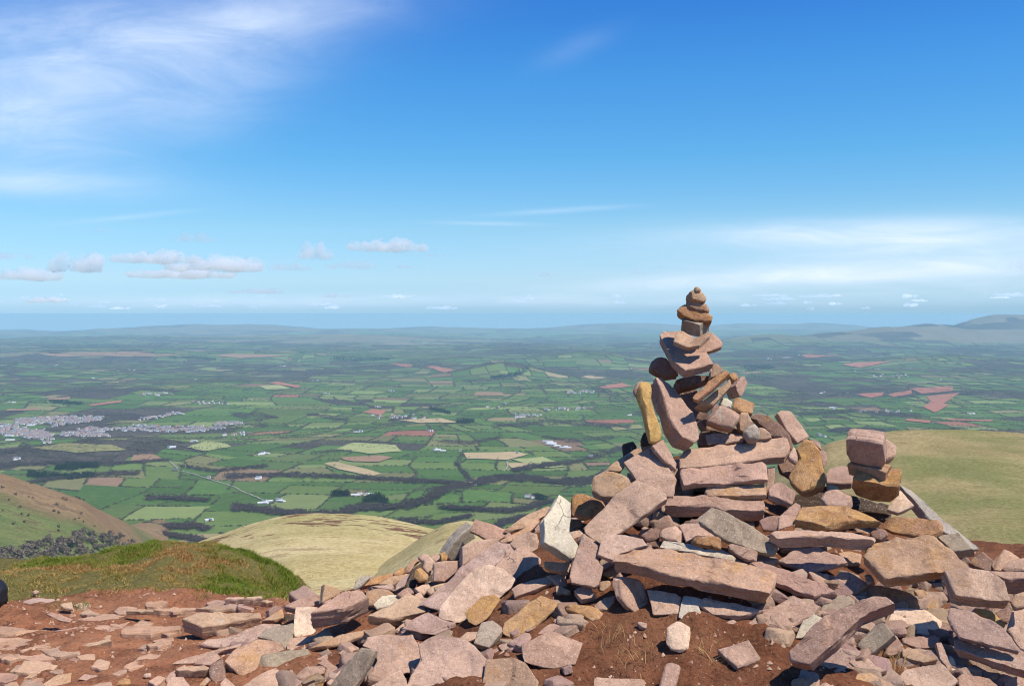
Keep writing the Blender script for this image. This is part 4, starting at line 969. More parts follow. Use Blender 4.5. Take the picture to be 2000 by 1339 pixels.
TT = np.linspace(-.85, .85, 700); TY_ = np.geomspace(1400, 73000, 1000)
TAB = land_z(TT[None, :] * TY_[:, None], np.repeat(TY_[:, None], len(TT), 1))
LG0, LGS = math.log(TY_[0]), math.log(TY_[1] / TY_[0])
def land_fast(x, y):
    x = np.asarray(x, float); y = np.asarray(y, float)
    a = np.clip((x / y + .85) / (1.7 / (len(TT) - 1)), 0, len(TT) - 1.001); b = np.clip((np.log(y) - LG0) / LGS, 0, len(TY_) - 1.001)
    i, j = b.astype(int), a.astype(int); fb, fa = b - i, a - j
    return (TAB[i, j] * (1 - fa) + TAB[i, j + 1] * fa) * (1 - fb) + (TAB[i + 1, j] * (1 - fa) + TAB[i + 1, j + 1] * fa) * fb
def land_hit(u, v):
    """ground point (x, y) seen at each pixel, from the height table"""
    u = np.atleast_1d(np.asarray(u, float)); v = np.atleast_1d(np.asarray(v, float))
    R = RIGHT * ((u - 1000) / F)[:, None] + UP * ((669.5 - v) / F)[:, None] + FWD
    R = R / R[:, 1:2]
    out = np.full(len(u), np.nan)
    a = np.clip(np.round((R[:, 0] + .85) / (1.7 / (len(TT) - 1))).astype(int), 0, len(TT) - 1)
    for k in range(0, len(u), 4000):
        s_ = slice(k, k + 4000)
        below = (1.6 + R[s_, 2][None, :] * TY_[:, None]) <= TAB[:, a[s_]]
        below[:12] = False
        f = below.argmax(0); ok = below.any(0) & (f > 0)
        out[s_] = np.where(ok, TY_[f] * .98, np.nan)
    return R[:, 0] * out, out

# ---------------------------------------------------------------- field pattern : blocks split again and again
def make_fields():
    out = []
    def size(y): return 98 + .0090 * y
    def split(q, depth):
        c = q.mean(0); s = size(c[1]) * rng.uniform(.75, 1.55)
        e = [np.linalg.norm(q[(i + 1) % 4] - q[i]) for i in range(4)]
        a, b = (e[0] + e[2]) / 2, (e[1] + e[3]) / 2
        if max(a, b) < s * 1.55 or depth > 12: out.append(q); return
        t1 = rng.uniform(.36, .64); t2 = np.clip(t1 + rng.normal(0, .06), .28, .72)
        if a >= b:
            p = q[0] + (q[1] - q[0]) * t1; r = q[3] + (q[2] - q[3]) * t2
            split(np.array([q[0], p, r, q[3]]), depth + 1); split(np.array([p, q[1], q[2], r]), depth + 1)
        else:
            p = q[1] + (q[2] - q[1]) * t1; r = q[0] + (q[3] - q[0]) * t2
            split(np.array([q[0], q[1], p, r]), depth + 1); split(np.array([r, p, q[2], q[3]]), depth + 1)
    rng = np.random.default_rng(5)
    rows = [1500]
    while rows[-1] < 44000: rows.append(rows[-1] + 420 + .075 * rows[-1])
    for k in range(len(rows) - 1):
        y0, y1 = rows[k], rows[k + 1]; w = (y1 - y0) * 1.25
        half = .60 * y1 + 500; n = int(half * 2 / w) + 1
        xs_ = np.linspace(-half, half, n + 1) + (0 if k % 2 else w * .4)
        for i in range(n):
            split(np.array([[xs_[i], y0], [xs_[i + 1], y0], [xs_[i + 1], y1], [xs_[i], y1]]), 0)
    return np.array(out)

def warp(x, y):
    r = np.hypot(x, y); L = 700 + .09 * r; A = .30 * L
    # a bounded, smooth wobble; wave length grows with distance band
    b = np.log(np.maximum(r, 1000) / 1000.0) * 3.0
    return x + A * vnoise(x / L, b * 1.1, 2.2, 401) + .35 * A * vnoise(x / L * 2.7, b * 2.9, 4.4, 403), y + A * vnoise(x / L * .9, b * 1.1 + 9, 7.7, 402) + .35 * A * vnoise(x / L * 2.7, b * 2.9, 9.4, 404)

QUADS = make_fields()
NS = 4
tt = np.linspace(0, 1, NS)
S_, T_ = np.meshgrid(tt, tt)
def quad_pts(Q):
    q0, q1, q2, q3 = (Q[:, i][:, None, None, :] for i in range(4))
    s, t = S_[None, ..., None], T_[None, ..., None]
    return (q0 * (1 - s) + q1 * s) * (1 - t) + (q3 * (1 - s) + q2 * s) * t
GP = quad_pts(QUADS)                                  # n x NS x NS x 2
GX, GY = warp(GP[..., 0], GP[..., 1])
GZ = land_z(GX, GY)
NQ = len(QUADS)
CXY = np.stack([GX.mean((1, 2)), GY.mean((1, 2))], -1)
CR = np.hypot(CXY[:, 0], CXY[:, 1])
r1 = np.random.default_rng(9)
U1, U2, U3 = r1.random(NQ), r1.random(NQ), r1.random(NQ)
rich = np.array([.082, .155, .038]); mid_ = np.array([.130, .190, .052]); pale = np.array([.21, .26, .09]); olive = np.array([.21, .20, .085])
straw = np.array([.34, .27, .14]); brown = np.array([.25, .155, .10]); red = np.array([.32, .13, .09]); wood = np.array([.060, .048, .042]); moor = np.array([.235, .150, .105])
cols = np.where((U1 < .44)[:, None], rich, np.where((U1 < .74)[:, None], mid_, np.where((U1 < .88)[:, None], pale, np.where((U1 < .955)[:, None], olive, np.where((U1 < .972)[:, None], straw, np.where((U1 < .994)[:, None], brown, red))))))
cols = cols * (.60 + .36 * U2)[:, None]
# unenclosed moor on the far uplands
ZC = land_z(CXY[:, 0], CXY[:, 1]) + CR ** 2 / (2 * 6371000 * 1.15)
angle = CXY[:, 0] / np.maximum(CXY[:, 1], 1)
mw = smooth(-560, -470, ZC + 45 * fbm(CXY[:, 0] / 2500, CXY[:, 1] / 2500, 0, 2, 77)) * smooth(16000, 22000, CR)
mw = np.maximum(mw, smooth(.25, .55, fbm(CXY[:, 0] / 3200, CXY[:, 1] / 1300, 3, 3, 79)) * smooth(13000, 17000, CR) * smooth(.12, -.1, angle))
cols = cols * (1 - mw[:, None]) + moor * (.85 + .3 * U3)[:, None] * mw[:, None]
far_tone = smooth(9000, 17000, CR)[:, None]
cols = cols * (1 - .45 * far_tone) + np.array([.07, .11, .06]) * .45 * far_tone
# woods : whole cells
ww = fbm(CXY[:, 0] / 1100, CXY[:, 1] / 800, 11, 3, 91) + .5 * (U3 - .5)
WOODC = (ww > .47 - .05 * smooth(9000, 16000, CR)) & (CR > 4600)
cols[WOODC] = wood * (.8 + .5 * U2[WOODC])[:, None]

def land_material():
    m = N('farmland'); vc = m.n('Attribute', attribute_name='tint'); pos = m.n('NewGeometry').outputs['Position']
    n1 = m.noise(pos, .012, 5, .6); n2 = m.noise(pos, .06, 4, .65); n3 = m.noise(pos, .0016, 4, .55)
    c = m.mix(m.math('MULTIPLY', m.ramp(n1, .3, .7), .38), vc.outputs['Color'], m.mix(1.0, vc.outputs['Color'], m.rgb((.62, .66, .6)), 'MULTIPLY'))
    c = m.mix(m.math('MULTIPLY', m.ramp(n2, .5, .72), .25), c, m.rgb((.26, .25, .11)))
    c = m.mix(m.math('MULTIPLY', m.ramp(n3, .55, .72), .35), c, m.rgb((.15, .16, .07)))
    m.bsdf(c, 1.0, None, 0.0)
    return m.m
LAND = land_material()
verts = np.stack([GX, GY, GZ], -1).reshape(-1, 3)
gq = grid_faces(NS, NS)
FQ = (gq[None] + (np.arange(NQ) * NS * NS)[:, None, None]).reshape(-1, 4)
me = mesh_np('valley_fields', verts, FQ.ravel(), np.full(len(FQ), 4))
def set_tint(me, c):
    ca = me.color_attributes.new('tint', 'FLOAT_COLOR', 'POINT')
    ca.data.foreach_set('color', np.concatenate([c, np.ones((len(c), 1))], 1).astype(np.float32).ravel())
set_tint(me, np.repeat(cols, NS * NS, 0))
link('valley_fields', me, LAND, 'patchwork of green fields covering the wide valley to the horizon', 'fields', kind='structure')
# plain terrain just below the field pieces closes every seam
ty = np.geomspace(900, 49000, 260); tx = np.linspace(-.72, .72, 240)
TX = tx[None, :] * (ty[:, None] + 900); TY = np.repeat(ty[:, None], len(tx), 1)
TZ = land_z(TX, TY) - 4 - TY * .0006
me = mesh_np('terrain', np.stack([TX, TY, TZ], -1).reshape(-1, 3), grid_faces(len(ty), len(tx)).ravel(), np.full((len(ty) - 1) * (len(tx) - 1), 4))
set_tint(me, np.tile([.10, .12, .05], (TX.size, 1)))
link('terrain', me, LAND, 'valley terrain beneath the fields', 'terrain', kind='structure')

# ---------------------------------------------------------------- single fields whose outline can be read in the photograph
PLOUGH = {'r': (.34, .135, .095), 'b': (.27, .165, .105), 't': (.40, .30, .17), 'p': (.29, .31, .13), 'o': (.22, .21, .085)}
SPOT_FIELDS = '''b 665 889 735 885 767 889 740 898 690 896 672 893
t 632 900 655 896 748 920 725 925 660 911
p 655 872 690 860 772 865 785 877 720 882
b 255 892 262 880 300 880 318 890 280 896
t 775 818 860 814 898 822 820 823
r 707 803 730 797 755 800 745 808
r 1776 757 1860 752 1862 762 1800 766
r 1808 772 1875 765 1842 786 1822 784
r 1803 791 1820 781 1854 788 1826 803
r 1673 768 1727 764 1722 771 1700 775
r 1735 768 1780 760 1781 767 1745 773
r 1645 708 1690 704 1742 702 1680 713
r 830 714 852 713 888 722 870 726
r 763 711 772 708 808 711 800 715
t 1125 735 1150 732 1186 736 1160 740
r 1165 753 1215 747 1236 753 1180 756
r 527 746 540 744 590 751 580 755
b 95 775 137 773 136 777 92 778
r 172 788 240 778 235 783 180 790
t 905 880 1000 878 1032 883 990 893 912 891
p 1000 892 1060 888 1115 905 1060 909
t 990 900 1040 898 1046 908 1000 909
p 365 868 405 858 440 862 452 869 400 876
o 60 868 130 860 220 862 250 870 150 876
p 505 752 545 750 570 757 520 758
r 1230 719 1285 716 1300 719 1250 722
r 1770 815 1820 820 1815 824 1768 820
r 1850 817 1940 820 1935 822 1852 819
r 1565 693 1620 691 1640 693 1580 696
b 60 686 200 684 330 682 400 685 200 690 100 690
b 420 688 520 686 600 685 560 689 470 691
b 15 795 75 794 78 798 12 799
o 1190 830 1250 826 1258 833 1200 838
b 930 763 980 764 985 771 925 771'''
def spot_fields():
    VV, FF, SZ, CC = [], [], [], []; off = 0
    for ln in SPOT_FIELDS.splitlines():
        a = ln.split(); p = np.array([float(q) for q in a[1:]]).reshape(-1, 2)
        c0 = p.mean(0); rings = [p * f + c0 * (1 - f) for f in (1.0, .66, .33)]
        rings = [np.array(resample(rg, 12)) if False else rg for rg in rings]
        # denser outline so the piece follows the land
        def dens(rg): return np.concatenate([rg[i] + (rg[(i + 1) % len(rg)] - rg[i]) * np.linspace(0, 1, 5)[:-1, None] for i in range(len(rg))])
        rings = [dens(rg) for rg in rings]; n = len(rings[0])
        P = np.concatenate(rings + [c0[None]])
        x, y = land_hit(P[:, 0], P[:, 1])
        if np.isnan(y).any(): continue
        z = land_z(x, y) + 1.2 + y * .0006
        VV.append(np.stack([x, y, z], -1))
        g = grid_faces(3, n, True); FF += list(g.ravel() + off); SZ += [4] * len(g)
        for i in range(n): FF += [off + 2 * n + i, off + 2 * n + (i + 1) % n, off + 3 * n]; SZ.append(3)
        CC.append(np.tile(PLOUGH[a[0]], (3 * n + 1, 1))); off += 3 * n + 1
    me = mesh_np('ploughed_fields', np.concatenate(VV), FF, SZ)
    set_tint(me, np.concatenate(CC))
    bm = bmesh.new(); bm.from_mesh(me)
    bmesh.ops.recalc_face_normals(bm, faces=bm.faces)
    for f_ in bm.faces:
        if f_.normal.z < 0: f_.normal_flip()
    bm.to_mesh(me); bm.free()
    link('ploughed_fields', me, LAND, 'red ploughed and straw coloured fields among the green ones', 'fields', kind='structure')
spot_fields()

# ---------------------------------------------------------------- hills close below the summit
def loft(name, rows, nu, nv, mat, label, amp, wl, seed, attr=None):
    """surface through traced rows, each row a list of (u, v, distance) points from left to right"""
    R3 = []
    for row in rows:
        p = np.array([at(u, v, d) if not isinstance(v, str) else (at(u, 612, d) + np.array([0, 0, float(v)])) for u, v, d in row])
        d_ = np.concatenate([[0], np.cumsum(np.linalg.norm(np.diff(p[:, :2], axis=0), axis=1))]); d_ /= d_[-1]
        t = np.linspace(0, 1, nu)
        R3.append(np.stack([np.interp(t, d_, p[:, k]) for k in range(3)], -1))
    R3 = np.array(R3)
    # smooth along and across
    for _ in range(max(2, nu // 40)): R3[:, 1:-1] = .25 * R3[:, :-2] + .5 * R3[:, 1:-1] + .25 * R3[:, 2:]
    k = len(rows); tk = np.arange(k); t = np.linspace(0, k - 1, nv)
    # monotone cubic (catmull) across rows
    i = np.clip(t.astype(int), 0, k - 2); f_ = (t - i)[:, None, None]
    p0, p1, p2, p3 = R3[np.maximum(i - 1, 0)], R3[i], R3[i + 1], R3[np.minimum(i + 2, k - 1)]
    m1, m2 = .42 * (p2 - p0), .42 * (p3 - p1)
    G = (2 * f_**3 - 3 * f_**2 + 1) * p1 + (f_**3 - 2 * f_**2 + f_) * m1 + (-2 * f_**3 + 3 * f_**2) * p2 + (f_**3 - f_**2) * m2
    G[..., 2] += amp * fbm(G[..., 0] / wl, G[..., 1] / wl, 0, 5, seed)
    me = mesh_np(name, G.reshape(-1, 3), grid_faces(nv, nu).ravel(), np.full((nv - 1) * (nu - 1), 4))
    if me.polygons[len(me.polygons) // 2].normal.z < 0: me.flip_normals()
    ob = link(name, me, mat, label, 'hill', kind='structure')
    return ob, G

def moor_material(name, base, light, heath, green, gsc, heath_amt, green_amt, green_below=None, heath_y=None):
    m = N(name); pos = m.n('NewGeometry').outputs['Position']
    st = m.n('Mapping', {'Vector': pos, 'Rotation': (0, 0, .6), 'Scale': (.75, 1.25, 1.0)}).outputs[0]
    n0 = m.noise(pos, gsc * .35, 4, .55); n1 = m.noise(st, gsc, 6, .62); n2 = m.noise(st, gsc * 5, 6, .7); n3 = m.noise(pos, gsc * 30, 4, .7)
    c = m.mix(m.ramp(n1, .3, .7), m.rgb(base), m.rgb(light))
    c = m.mix(m.math('MULTIPLY', m.ramp(n0, .48, .66), green_amt), c, m.rgb(green))
    if green_below:
        yy = m.n('SeparateXYZ', {0: pos}).outputs[1]
        gb = m.ramp(m.math('ADD', yy, m.math('MULTIPLY', m.math('SUBTRACT', n0, .5), 700.0)), green_below[0], green_below[1])
        c = m.mix(m.math('MULTIPLY', gb, .85), c, m.mix(m.ramp(n1, .35, .65), m.rgb((.075, .135, .035)), m.rgb((.16, .20, .065))))
    h = m.math('MULTIPLY', m.ramp(m.math('ADD', m.math('MULTIPLY', n1, .55), m.math('MULTIPLY', n2, .45)), .545, .60), m.ramp(n0, .66, .42))
    if heath_y:
        yy = m.n('SeparateXYZ', {0: pos}).outputs[1]
        hz = m.math('MULTIPLY', m.ramp(yy, heath_y[0], heath_y[1]), m.ramp(m.math('ADD', m.math('MULTIPLY', n1, .45), m.math('MULTIPLY', n2, .55)), .525, .565))
        h = m.math('MAXIMUM', m.math('MULTIPLY', h, .5), hz)
    c = m.mix(m.math('MULTIPLY', h, heath_amt), c, m.rgb(heath))
    c = m.mix(m.math('MULTIPLY', m.ramp(n2, .46, .66), .40), c, m.mix(1.0, c, m.rgb((.74, .68, .58)), 'MULTIPLY'))
    c = m.mix(m.math('MULTIPLY', m.ramp(n3, .42, .60), .65), c, m.mix(1.0, c, m.rgb((.62, .60, .55)), 'MULTIPLY'))
    bp = m.n('Bump', {'Height': n3, 'Strength': .9, 'Distance': 1.0 / gsc * .02})
    m.bsdf(c, 1.0, bp.outputs[0], 0.0)
    return m.m
TAN = moor_material('dry_hill_grass', (.45, .36, .165), (.60, .49, .26), (.17, .085, .055), (.30, .29, .10), .012, .95, .5, heath_y=(680.0, 770.0))
TANB = moor_material('dry_hill_grass', (.45, .36, .165), (.60, .49, .26), (.15, .075, .045), (.30, .29, .10), .012, .95, .5, heath_y=(520.0, 572.0))
TAN2 = moor_material('olive_hill_grass', (.30, .235, .11), (.39, .31, .155), (.20, .11, .06), (.15, .175, .055), .010, .85, .75)
BRK = moor_material('bracken_slope', (.215, .135, .075), (.28, .19, .10), (.12, .075, .05), (.10, .14, .045), .006, .6, .9, green_below=(1960.0, 1800.0))
crest = [(-60, 1290, 780), (80, 1205, 820), (210, 1140, 855), (330, 1085, 880), (395, 1055, 890), (450, 1036, 900), (500, 1020, 905), (560, 1007, 910), (620, 1003, 910), (680, 1006, 905), (740, 1014, 895), (800, 1026, 880), (870, 1042, 860), (980, 1075, 840)]
loft('spur_hill', [[(u, v + 205, d * .46) for u, v, d in crest], [(u, v + 120, d * .60) for u, v, d in crest], [(u, v + 42, d * .80) for u, v, d in crest], crest,
     [(u, v + 6, d * 1.10) for u, v, d in crest], [(u, v + 60, d * 1.5) for u, v, d in crest], [(u, '-640', d * 2.0) for u, v, d in crest]],
     220, 200, TAN, 'rounded straw coloured hill shoulder beyond the grass bank', 1.6, 60.0, 501)
crest = [(520, 1235, 520), (580, 1200, 540), (640, 1166, 560), (720, 1122, 580), (780, 1084, 595), (830, 1050, 605), (870, 1030, 610), (910, 1022, 610), (960, 1030, 600), (1040, 1052, 590), (1200, 1110, 570)]
loft('spur_hill', [[(u + 20, v + 190, d * .50) for u, v, d in crest], [(u + 10, v + 70, d * .74) for u, v, d in crest], crest,
     [(u, v + 10, d * 1.12) for u, v, d in crest], [(u, v + 90, d * 1.35) for u, v, d in crest], [(u, '-640', d * 2.2) for u, v, d in crest]],
     200, 170, TANB, 'nearer straw coloured spur with a dark heather cap left of the heap', 1.2, 50.0, 521)
crest = [(1440, 985, 1010), (1520, 925, 1040), (1580, 888, 1060), (1620, 868, 1080), (1670, 855, 1100), (1730, 847, 1120), (1790, 844, 1130), (1860, 845, 1130), (1930, 849, 1120), (2010, 854, 1110), (2120, 862, 1090), (2300, 880, 1060)]
loft('moor_hill', [[(u, v + 300, d * .42) for u, v, d in crest], [(u, v + 175, d * .58) for u, v, d in crest], [(u, v + 70, d * .80) for u, v, d in crest], crest,
     [(u, v + 5, d * 1.10) for u, v, d in crest], [(u, v + 70, d * 1.5) for u, v, d in crest], [(u, '-640', d * 2.0) for u, v, d in crest]],
     220, 200, TAN2, 'broad olive and straw moor hill behind the right side of the heap', 2.5, 80.0, 541)
L0 = [(-160, 880, 2150), (-60, 910, 2120), (0, 927, 2100), (60, 945, 2100), (110, 960, 2110), (160, 976, 2130), (210, 1000, 2200), (270, 1030, 2320), (340, 1060, 2480), (430, 1092, 2640)]
_, GL = loft('bracken_hill', [[(u, v + 260, d * .50) for u, v, d in L0], [(u, v + 150, d * .68) for u, v, d in L0], [(u, v + 95, d * .80) for u, v, d in L0], [(u, v + 45, d * .90) for u, v, d in L0], L0,
     [(u, v + 14, d * 1.08) for u, v, d in L0], [(u, '-655', d * 1.35) for u, v, d in L0]],
     200, 180, BRK, 'russet bracken hillside dropping from the left border', 4.0, 130.0, 561)
# ================================================================= hedges, woods, trees, houses
vr = np.random.default_rng(31)
def foliage_material(name, c1, c2):
    m = N(name); g = m.n('NewGeometry')
    c = m.mix(g.outputs['Random Per Island'], m.rgb(c1), m.rgb(c2))
    m.bsdf(c, 1.0, None, 0.0)
    return m.m
BARE = foliage_material('bare_twigs', (.045, .032, .033), (.125, .092, .085))
NEARBARE = foliage_material('grey_twigs', (.11, .088, .068), (.25, .205, .15))
CONI = foliage_material('conifer_needles', (.010, .022, .012), (.030, .048, .022))
HEDGE = foliage_material('hedge_leaves', (.030, .042, .020), (.085, .075, .050))
BARK = foliage_material('bark', (.05, .04, .035), (.07, .055, .045))

def crown_tris(n, seed, conifer=False):
    """leaf and twig clumps spread through a uneven unit crown, plus a forked trunk"""
    r = np.random.default_rng(seed)
    k = 7 if not conifer else 1
    if conifer:
        h = r.random(n) ** .8; rad = (1 - h) * .30 + .03; a = r.uniform(0, 6.28, n)
        P = np.stack([rad * np.cos(a), rad * np.sin(a), .08 + .92 * h], -1); sz = .055 + .05 * (1 - h)
    else:
        cen = np.stack([r.normal(0, .23, k), r.normal(0, .23, k), r.uniform(.36, .82, k)], -1); cr_ = r.uniform(.12, .25, k)
        w = r.integers(0, k, n); d = r.normal(size=(n, 3)); d /= np.linalg.norm(d, axis=1, keepdims=True)
        P = cen[w] + d * (cr_[w] * r.random(n) ** .4)[:, None]; sz = r.uniform(.035, .085, n)
    d1 = r.normal(size=(n, 3)); d2 = r.normal(size=(n, 3))
    T = np.stack([P + d1 * sz[:, None] * .8, P - d1 * sz[:, None] * .5 + d2 * sz[:, None] * .6, P - d2 * sz[:, None] * .8], 1)
    return T.reshape(-1, 3)

def crown_centres(seed):
    r = np.random.default_rng(seed); k = 7
    return np.stack([r.normal(0, .23, k), r.normal(0, .23, k), r.uniform(.36, .82, k)], -1)

def trunk_mesh(cen):
    V, Fc = [], []
    def limb(p, q, r0, r1):
        o = len(V); p, q = np.array(p), np.array(q)
        for c, r in ((p, r0), (q, r1)):
            for i in range(5): V.append((c[0] + r * math.cos(i * 1.2566), c[1] + r * math.sin(i * 1.2566), c[2]))
        for i in range(5): Fc.append((o + i, o + (i + 1) % 5, o + 5 + (i + 1) % 5, o + 5 + i))
    limb((0, 0, -.05), (0, 0, .40), .035, .024)
    for c in cen: limb((0, 0, .36), c, .016, .005)
    return np.array(V), np.array(Fc)

def scatter(tri_proto, x, y, z, h, wscale, rot):
    """merge copies of a triangle cloud"""
    n = len(x); c, s = np.cos(rot)[:, None], np.sin(rot)[:, None]
    p = tri_proto[None]
    X_ = (p[..., 0] * c - p[..., 1] * s) * (h * wscale)[:, None] + x[:, None]
    Y_ = (p[..., 0] * s + p[..., 1] * c) * (h * wscale)[:, None] + y[:, None]
    Z_ = p[..., 2] * h[:, None] + z[:, None]
    return np.stack([X_, Y_, Z_], -1).reshape(-1, 3)

def tri_object(name, V, mat, label, cat):
    n = len(V) // 3
    me = mesh_np(name, V, np.arange(3 * n), np.full(n, 3), False)
    return link(name, me, mat, label, cat, kind='stuff')

# ---- where the woods stand (traced centre lines: half width in pixels, then points)
BELTS = '''9 455 985 520 992 580 1000 650 1002 705 985 760 985 810 975 850 960
10 850 960 880 952 930 940 980 928 1030 930 1090 938 1150 935 1180 920
7 1000 915 1060 905 1130 895 1190 880 1230 868
7 965 828 1020 826 1080 822 1150 826 1230 832
5 1060 850 1120 858 1200 850
6 -20 905 60 902 120 898 190 900 260 896 330 892
4 60 938 110 930 190 922 270 920
9 452 806 490 810 540 812
6 600 806 640 812 680 818
6 180 806 230 808 290 812
7 285 1022 320 1024 380 1022 405 1030
5 180 1012 215 1018 255 1030 300 1036 350 1044 400 1050 450 1058
5 285 968 330 968 370 970 405 972
5 440 926 500 924 560 924 640 926 700 928 760 932 840 936 900 940
4 908 878 898 890 892 902 902 915 915 930 925 938
3 610 880 640 878 685 876
3 350 905 420 915 520 905
7 1240 805 1330 800 1400 806
6 1560 808 1600 806 1660 800 1720 806 1800 812
8 1620 838 1700 836 1780 842 1860 838 1950 842 2010 846
4 1615 772 1680 762 1740 754
4 1500 768 1560 764
3 1780 770 1800 778 1812 786
5 460 728 540 724 640 728 760 722
4 420 832 470 826 520 828
6 860 858 920 862 980 850
7 930 1040 990 1012 1050 1002 1110 990
5 860 980 930 985 1000 990 1080 975
4 780 1010 850 1015 920 1000
6 -20 880 30 874 60 866
7 690 715 780 712 860 704
5 905 740 960 735 1010 728
6 1050 690 1130 684 1200 690
4 1000 758 1080 752 1180 756'''
CONIFERS = '''6 110 910 150 906 190 904
4 55 922 120 928 180 924
4 650 962 680 962
5 712 975 735 968 755 976
4 895 822 925 820
4 650 694 700 696 760 698
5 1455 718 1510 716
3 840 796 880 806
4 80 676 180 674 330 672
4 1045 968 1065 972
3 770 1022 800 1026
4 1035 712 1005 722 960 730
3 100 783 160 786
3 330 690 420 694'''
def belt_points(txt, per_px):
    U, V = [], []
    for ln in txt.splitlines():
        a = [float(q) for q in ln.split()]; w, p = a[0], np.array(a[1:]).reshape(-1, 2)
        for i in range(len(p) - 1):
            d = np.hypot(*(p[i + 1] - p[i])); vm = .5 * (p[i][1] + p[i + 1][1])
            k = int(d * w * per_px * (1.0 if vm > 850 else 1.6))
            t = vr.random(k); q = p[i] + (p[i + 1] - p[i]) * t[:, None]
            wob = 1 + .8 * vnoise(q[:, 0] / 14, q[:, 1] / 14, 0, 7)
            U.append(q[:, 0] + vr.normal(0, 3, k)); V.append(q[:, 1] + vr.uniform(-1, 1, k) * w * .62 * wob)
    return np.concatenate(U), np.concatenate(V)

def hill_points():
    """spots on the bracken hillside and its foot: from the loft mesh itself"""
    g = GL.reshape(-1, 3); d = g - EYE
    uu = 1000 + F * d[:, 0] / (d @ FWD); vv = 669.5 - F * (d @ UP) / (d @ FWD)
    return g, uu, vv
HG, HUU, HVV = hill_points()
def hill_at(u, v):
    i = np.argmin((HUU - u) ** 2 + (HVV - v) ** 2); return HG[i]

LOWB = [crown_tris(26, 700 + i) for i in range(5)]; MIDB = [crown_tris(90, 720 + i) for i in range(5)]; LOWC = [crown_tris(30, 740 + i, True) for i in range(3)]
def woods():
    u, v = belt_points(BELTS, .62)
    x, y = land_hit(u, v); ok = ~np.isnan(y); x, y = x[ok], y[ok]
    h = vr.uniform(7, 15, len(x)) * (1 + .5 * smooth(6000, 14000, y)); z = land_fast(x, y)
    out = []
    for i in range(5):
        s = np.arange(len(x)) % 5 == i
        nr_ = s & (y < 4200); fr = s & (y >= 4200)
        out.append(scatter(MIDB[i], x[nr_], y[nr_], z[nr_], h[nr_], 1.25 * np.ones(nr_.sum()), vr.uniform(0, 6.28, nr_.sum())))
        out.append(scatter(LOWB[i], x[fr], y[fr], z[fr], h[fr], 1.7 * np.ones(fr.sum()), vr.uniform(0, 6.28, fr.sum())))
    tri_object('woodland', np.concatenate(out), BARE, 'bare purple brown woods in belts along the streams of the valley', 'woodland')
    u, v = belt_points(CONIFERS, .9)
    x, y = land_hit(u, v); ok = ~np.isnan(y); x, y = x[ok], y[ok]; z = land_fast(x, y); h = vr.uniform(14, 22, len(x)) * (1 + .3 * smooth(6000, 14000, y))
    out = [scatter(LOWC[i], x[i::3], y[i::3], z[i::3], h[i::3], 1.2 * np.ones(len(x[i::3])), vr.uniform(0, 6.28, len(x[i::3]))) for i in range(3)]
    tri_object('conifer_plantation', np.concatenate(out), CONI, 'dark conifer plantations scattered over the valley', 'woodland')
    # whole wooded cells of the field pattern
    idx = np.where(WOODC & (CR < 26000))[0]; X_, Y_, Z_ = [], [], []
    for i in idx:
        k = int(np.clip(60 * (CR[i] / 8000) ** .2, 30, 90))
        s, t = vr.random(k), vr.random(k); q = QUADS[i]
        p = ((q[0] * (1 - s)[:, None] + q[1] * s[:, None]) * (1 - t)[:, None] + (q[3] * (1 - s)[:, None] + q[2] * s[:, None]) * t[:, None])
        a, b = warp(p[:, 0], p[:, 1]); X_.append(a); Y_.append(b)
    x, y = np.concatenate(X_), np.concatenate(Y_); z = land_fast(x, y); h = vr.uniform(8, 15, len(x)) * (1 + smooth(8000, 20000, y))
    tri_object('far_woodland', scatter(LOWB[0][:45], x, y, z, h, 2.2 * np.ones(len(x)), vr.uniform(0, 6.28, len(x))), BARE, 'far bare woods between the fields of the valley', 'woodland')
woods()

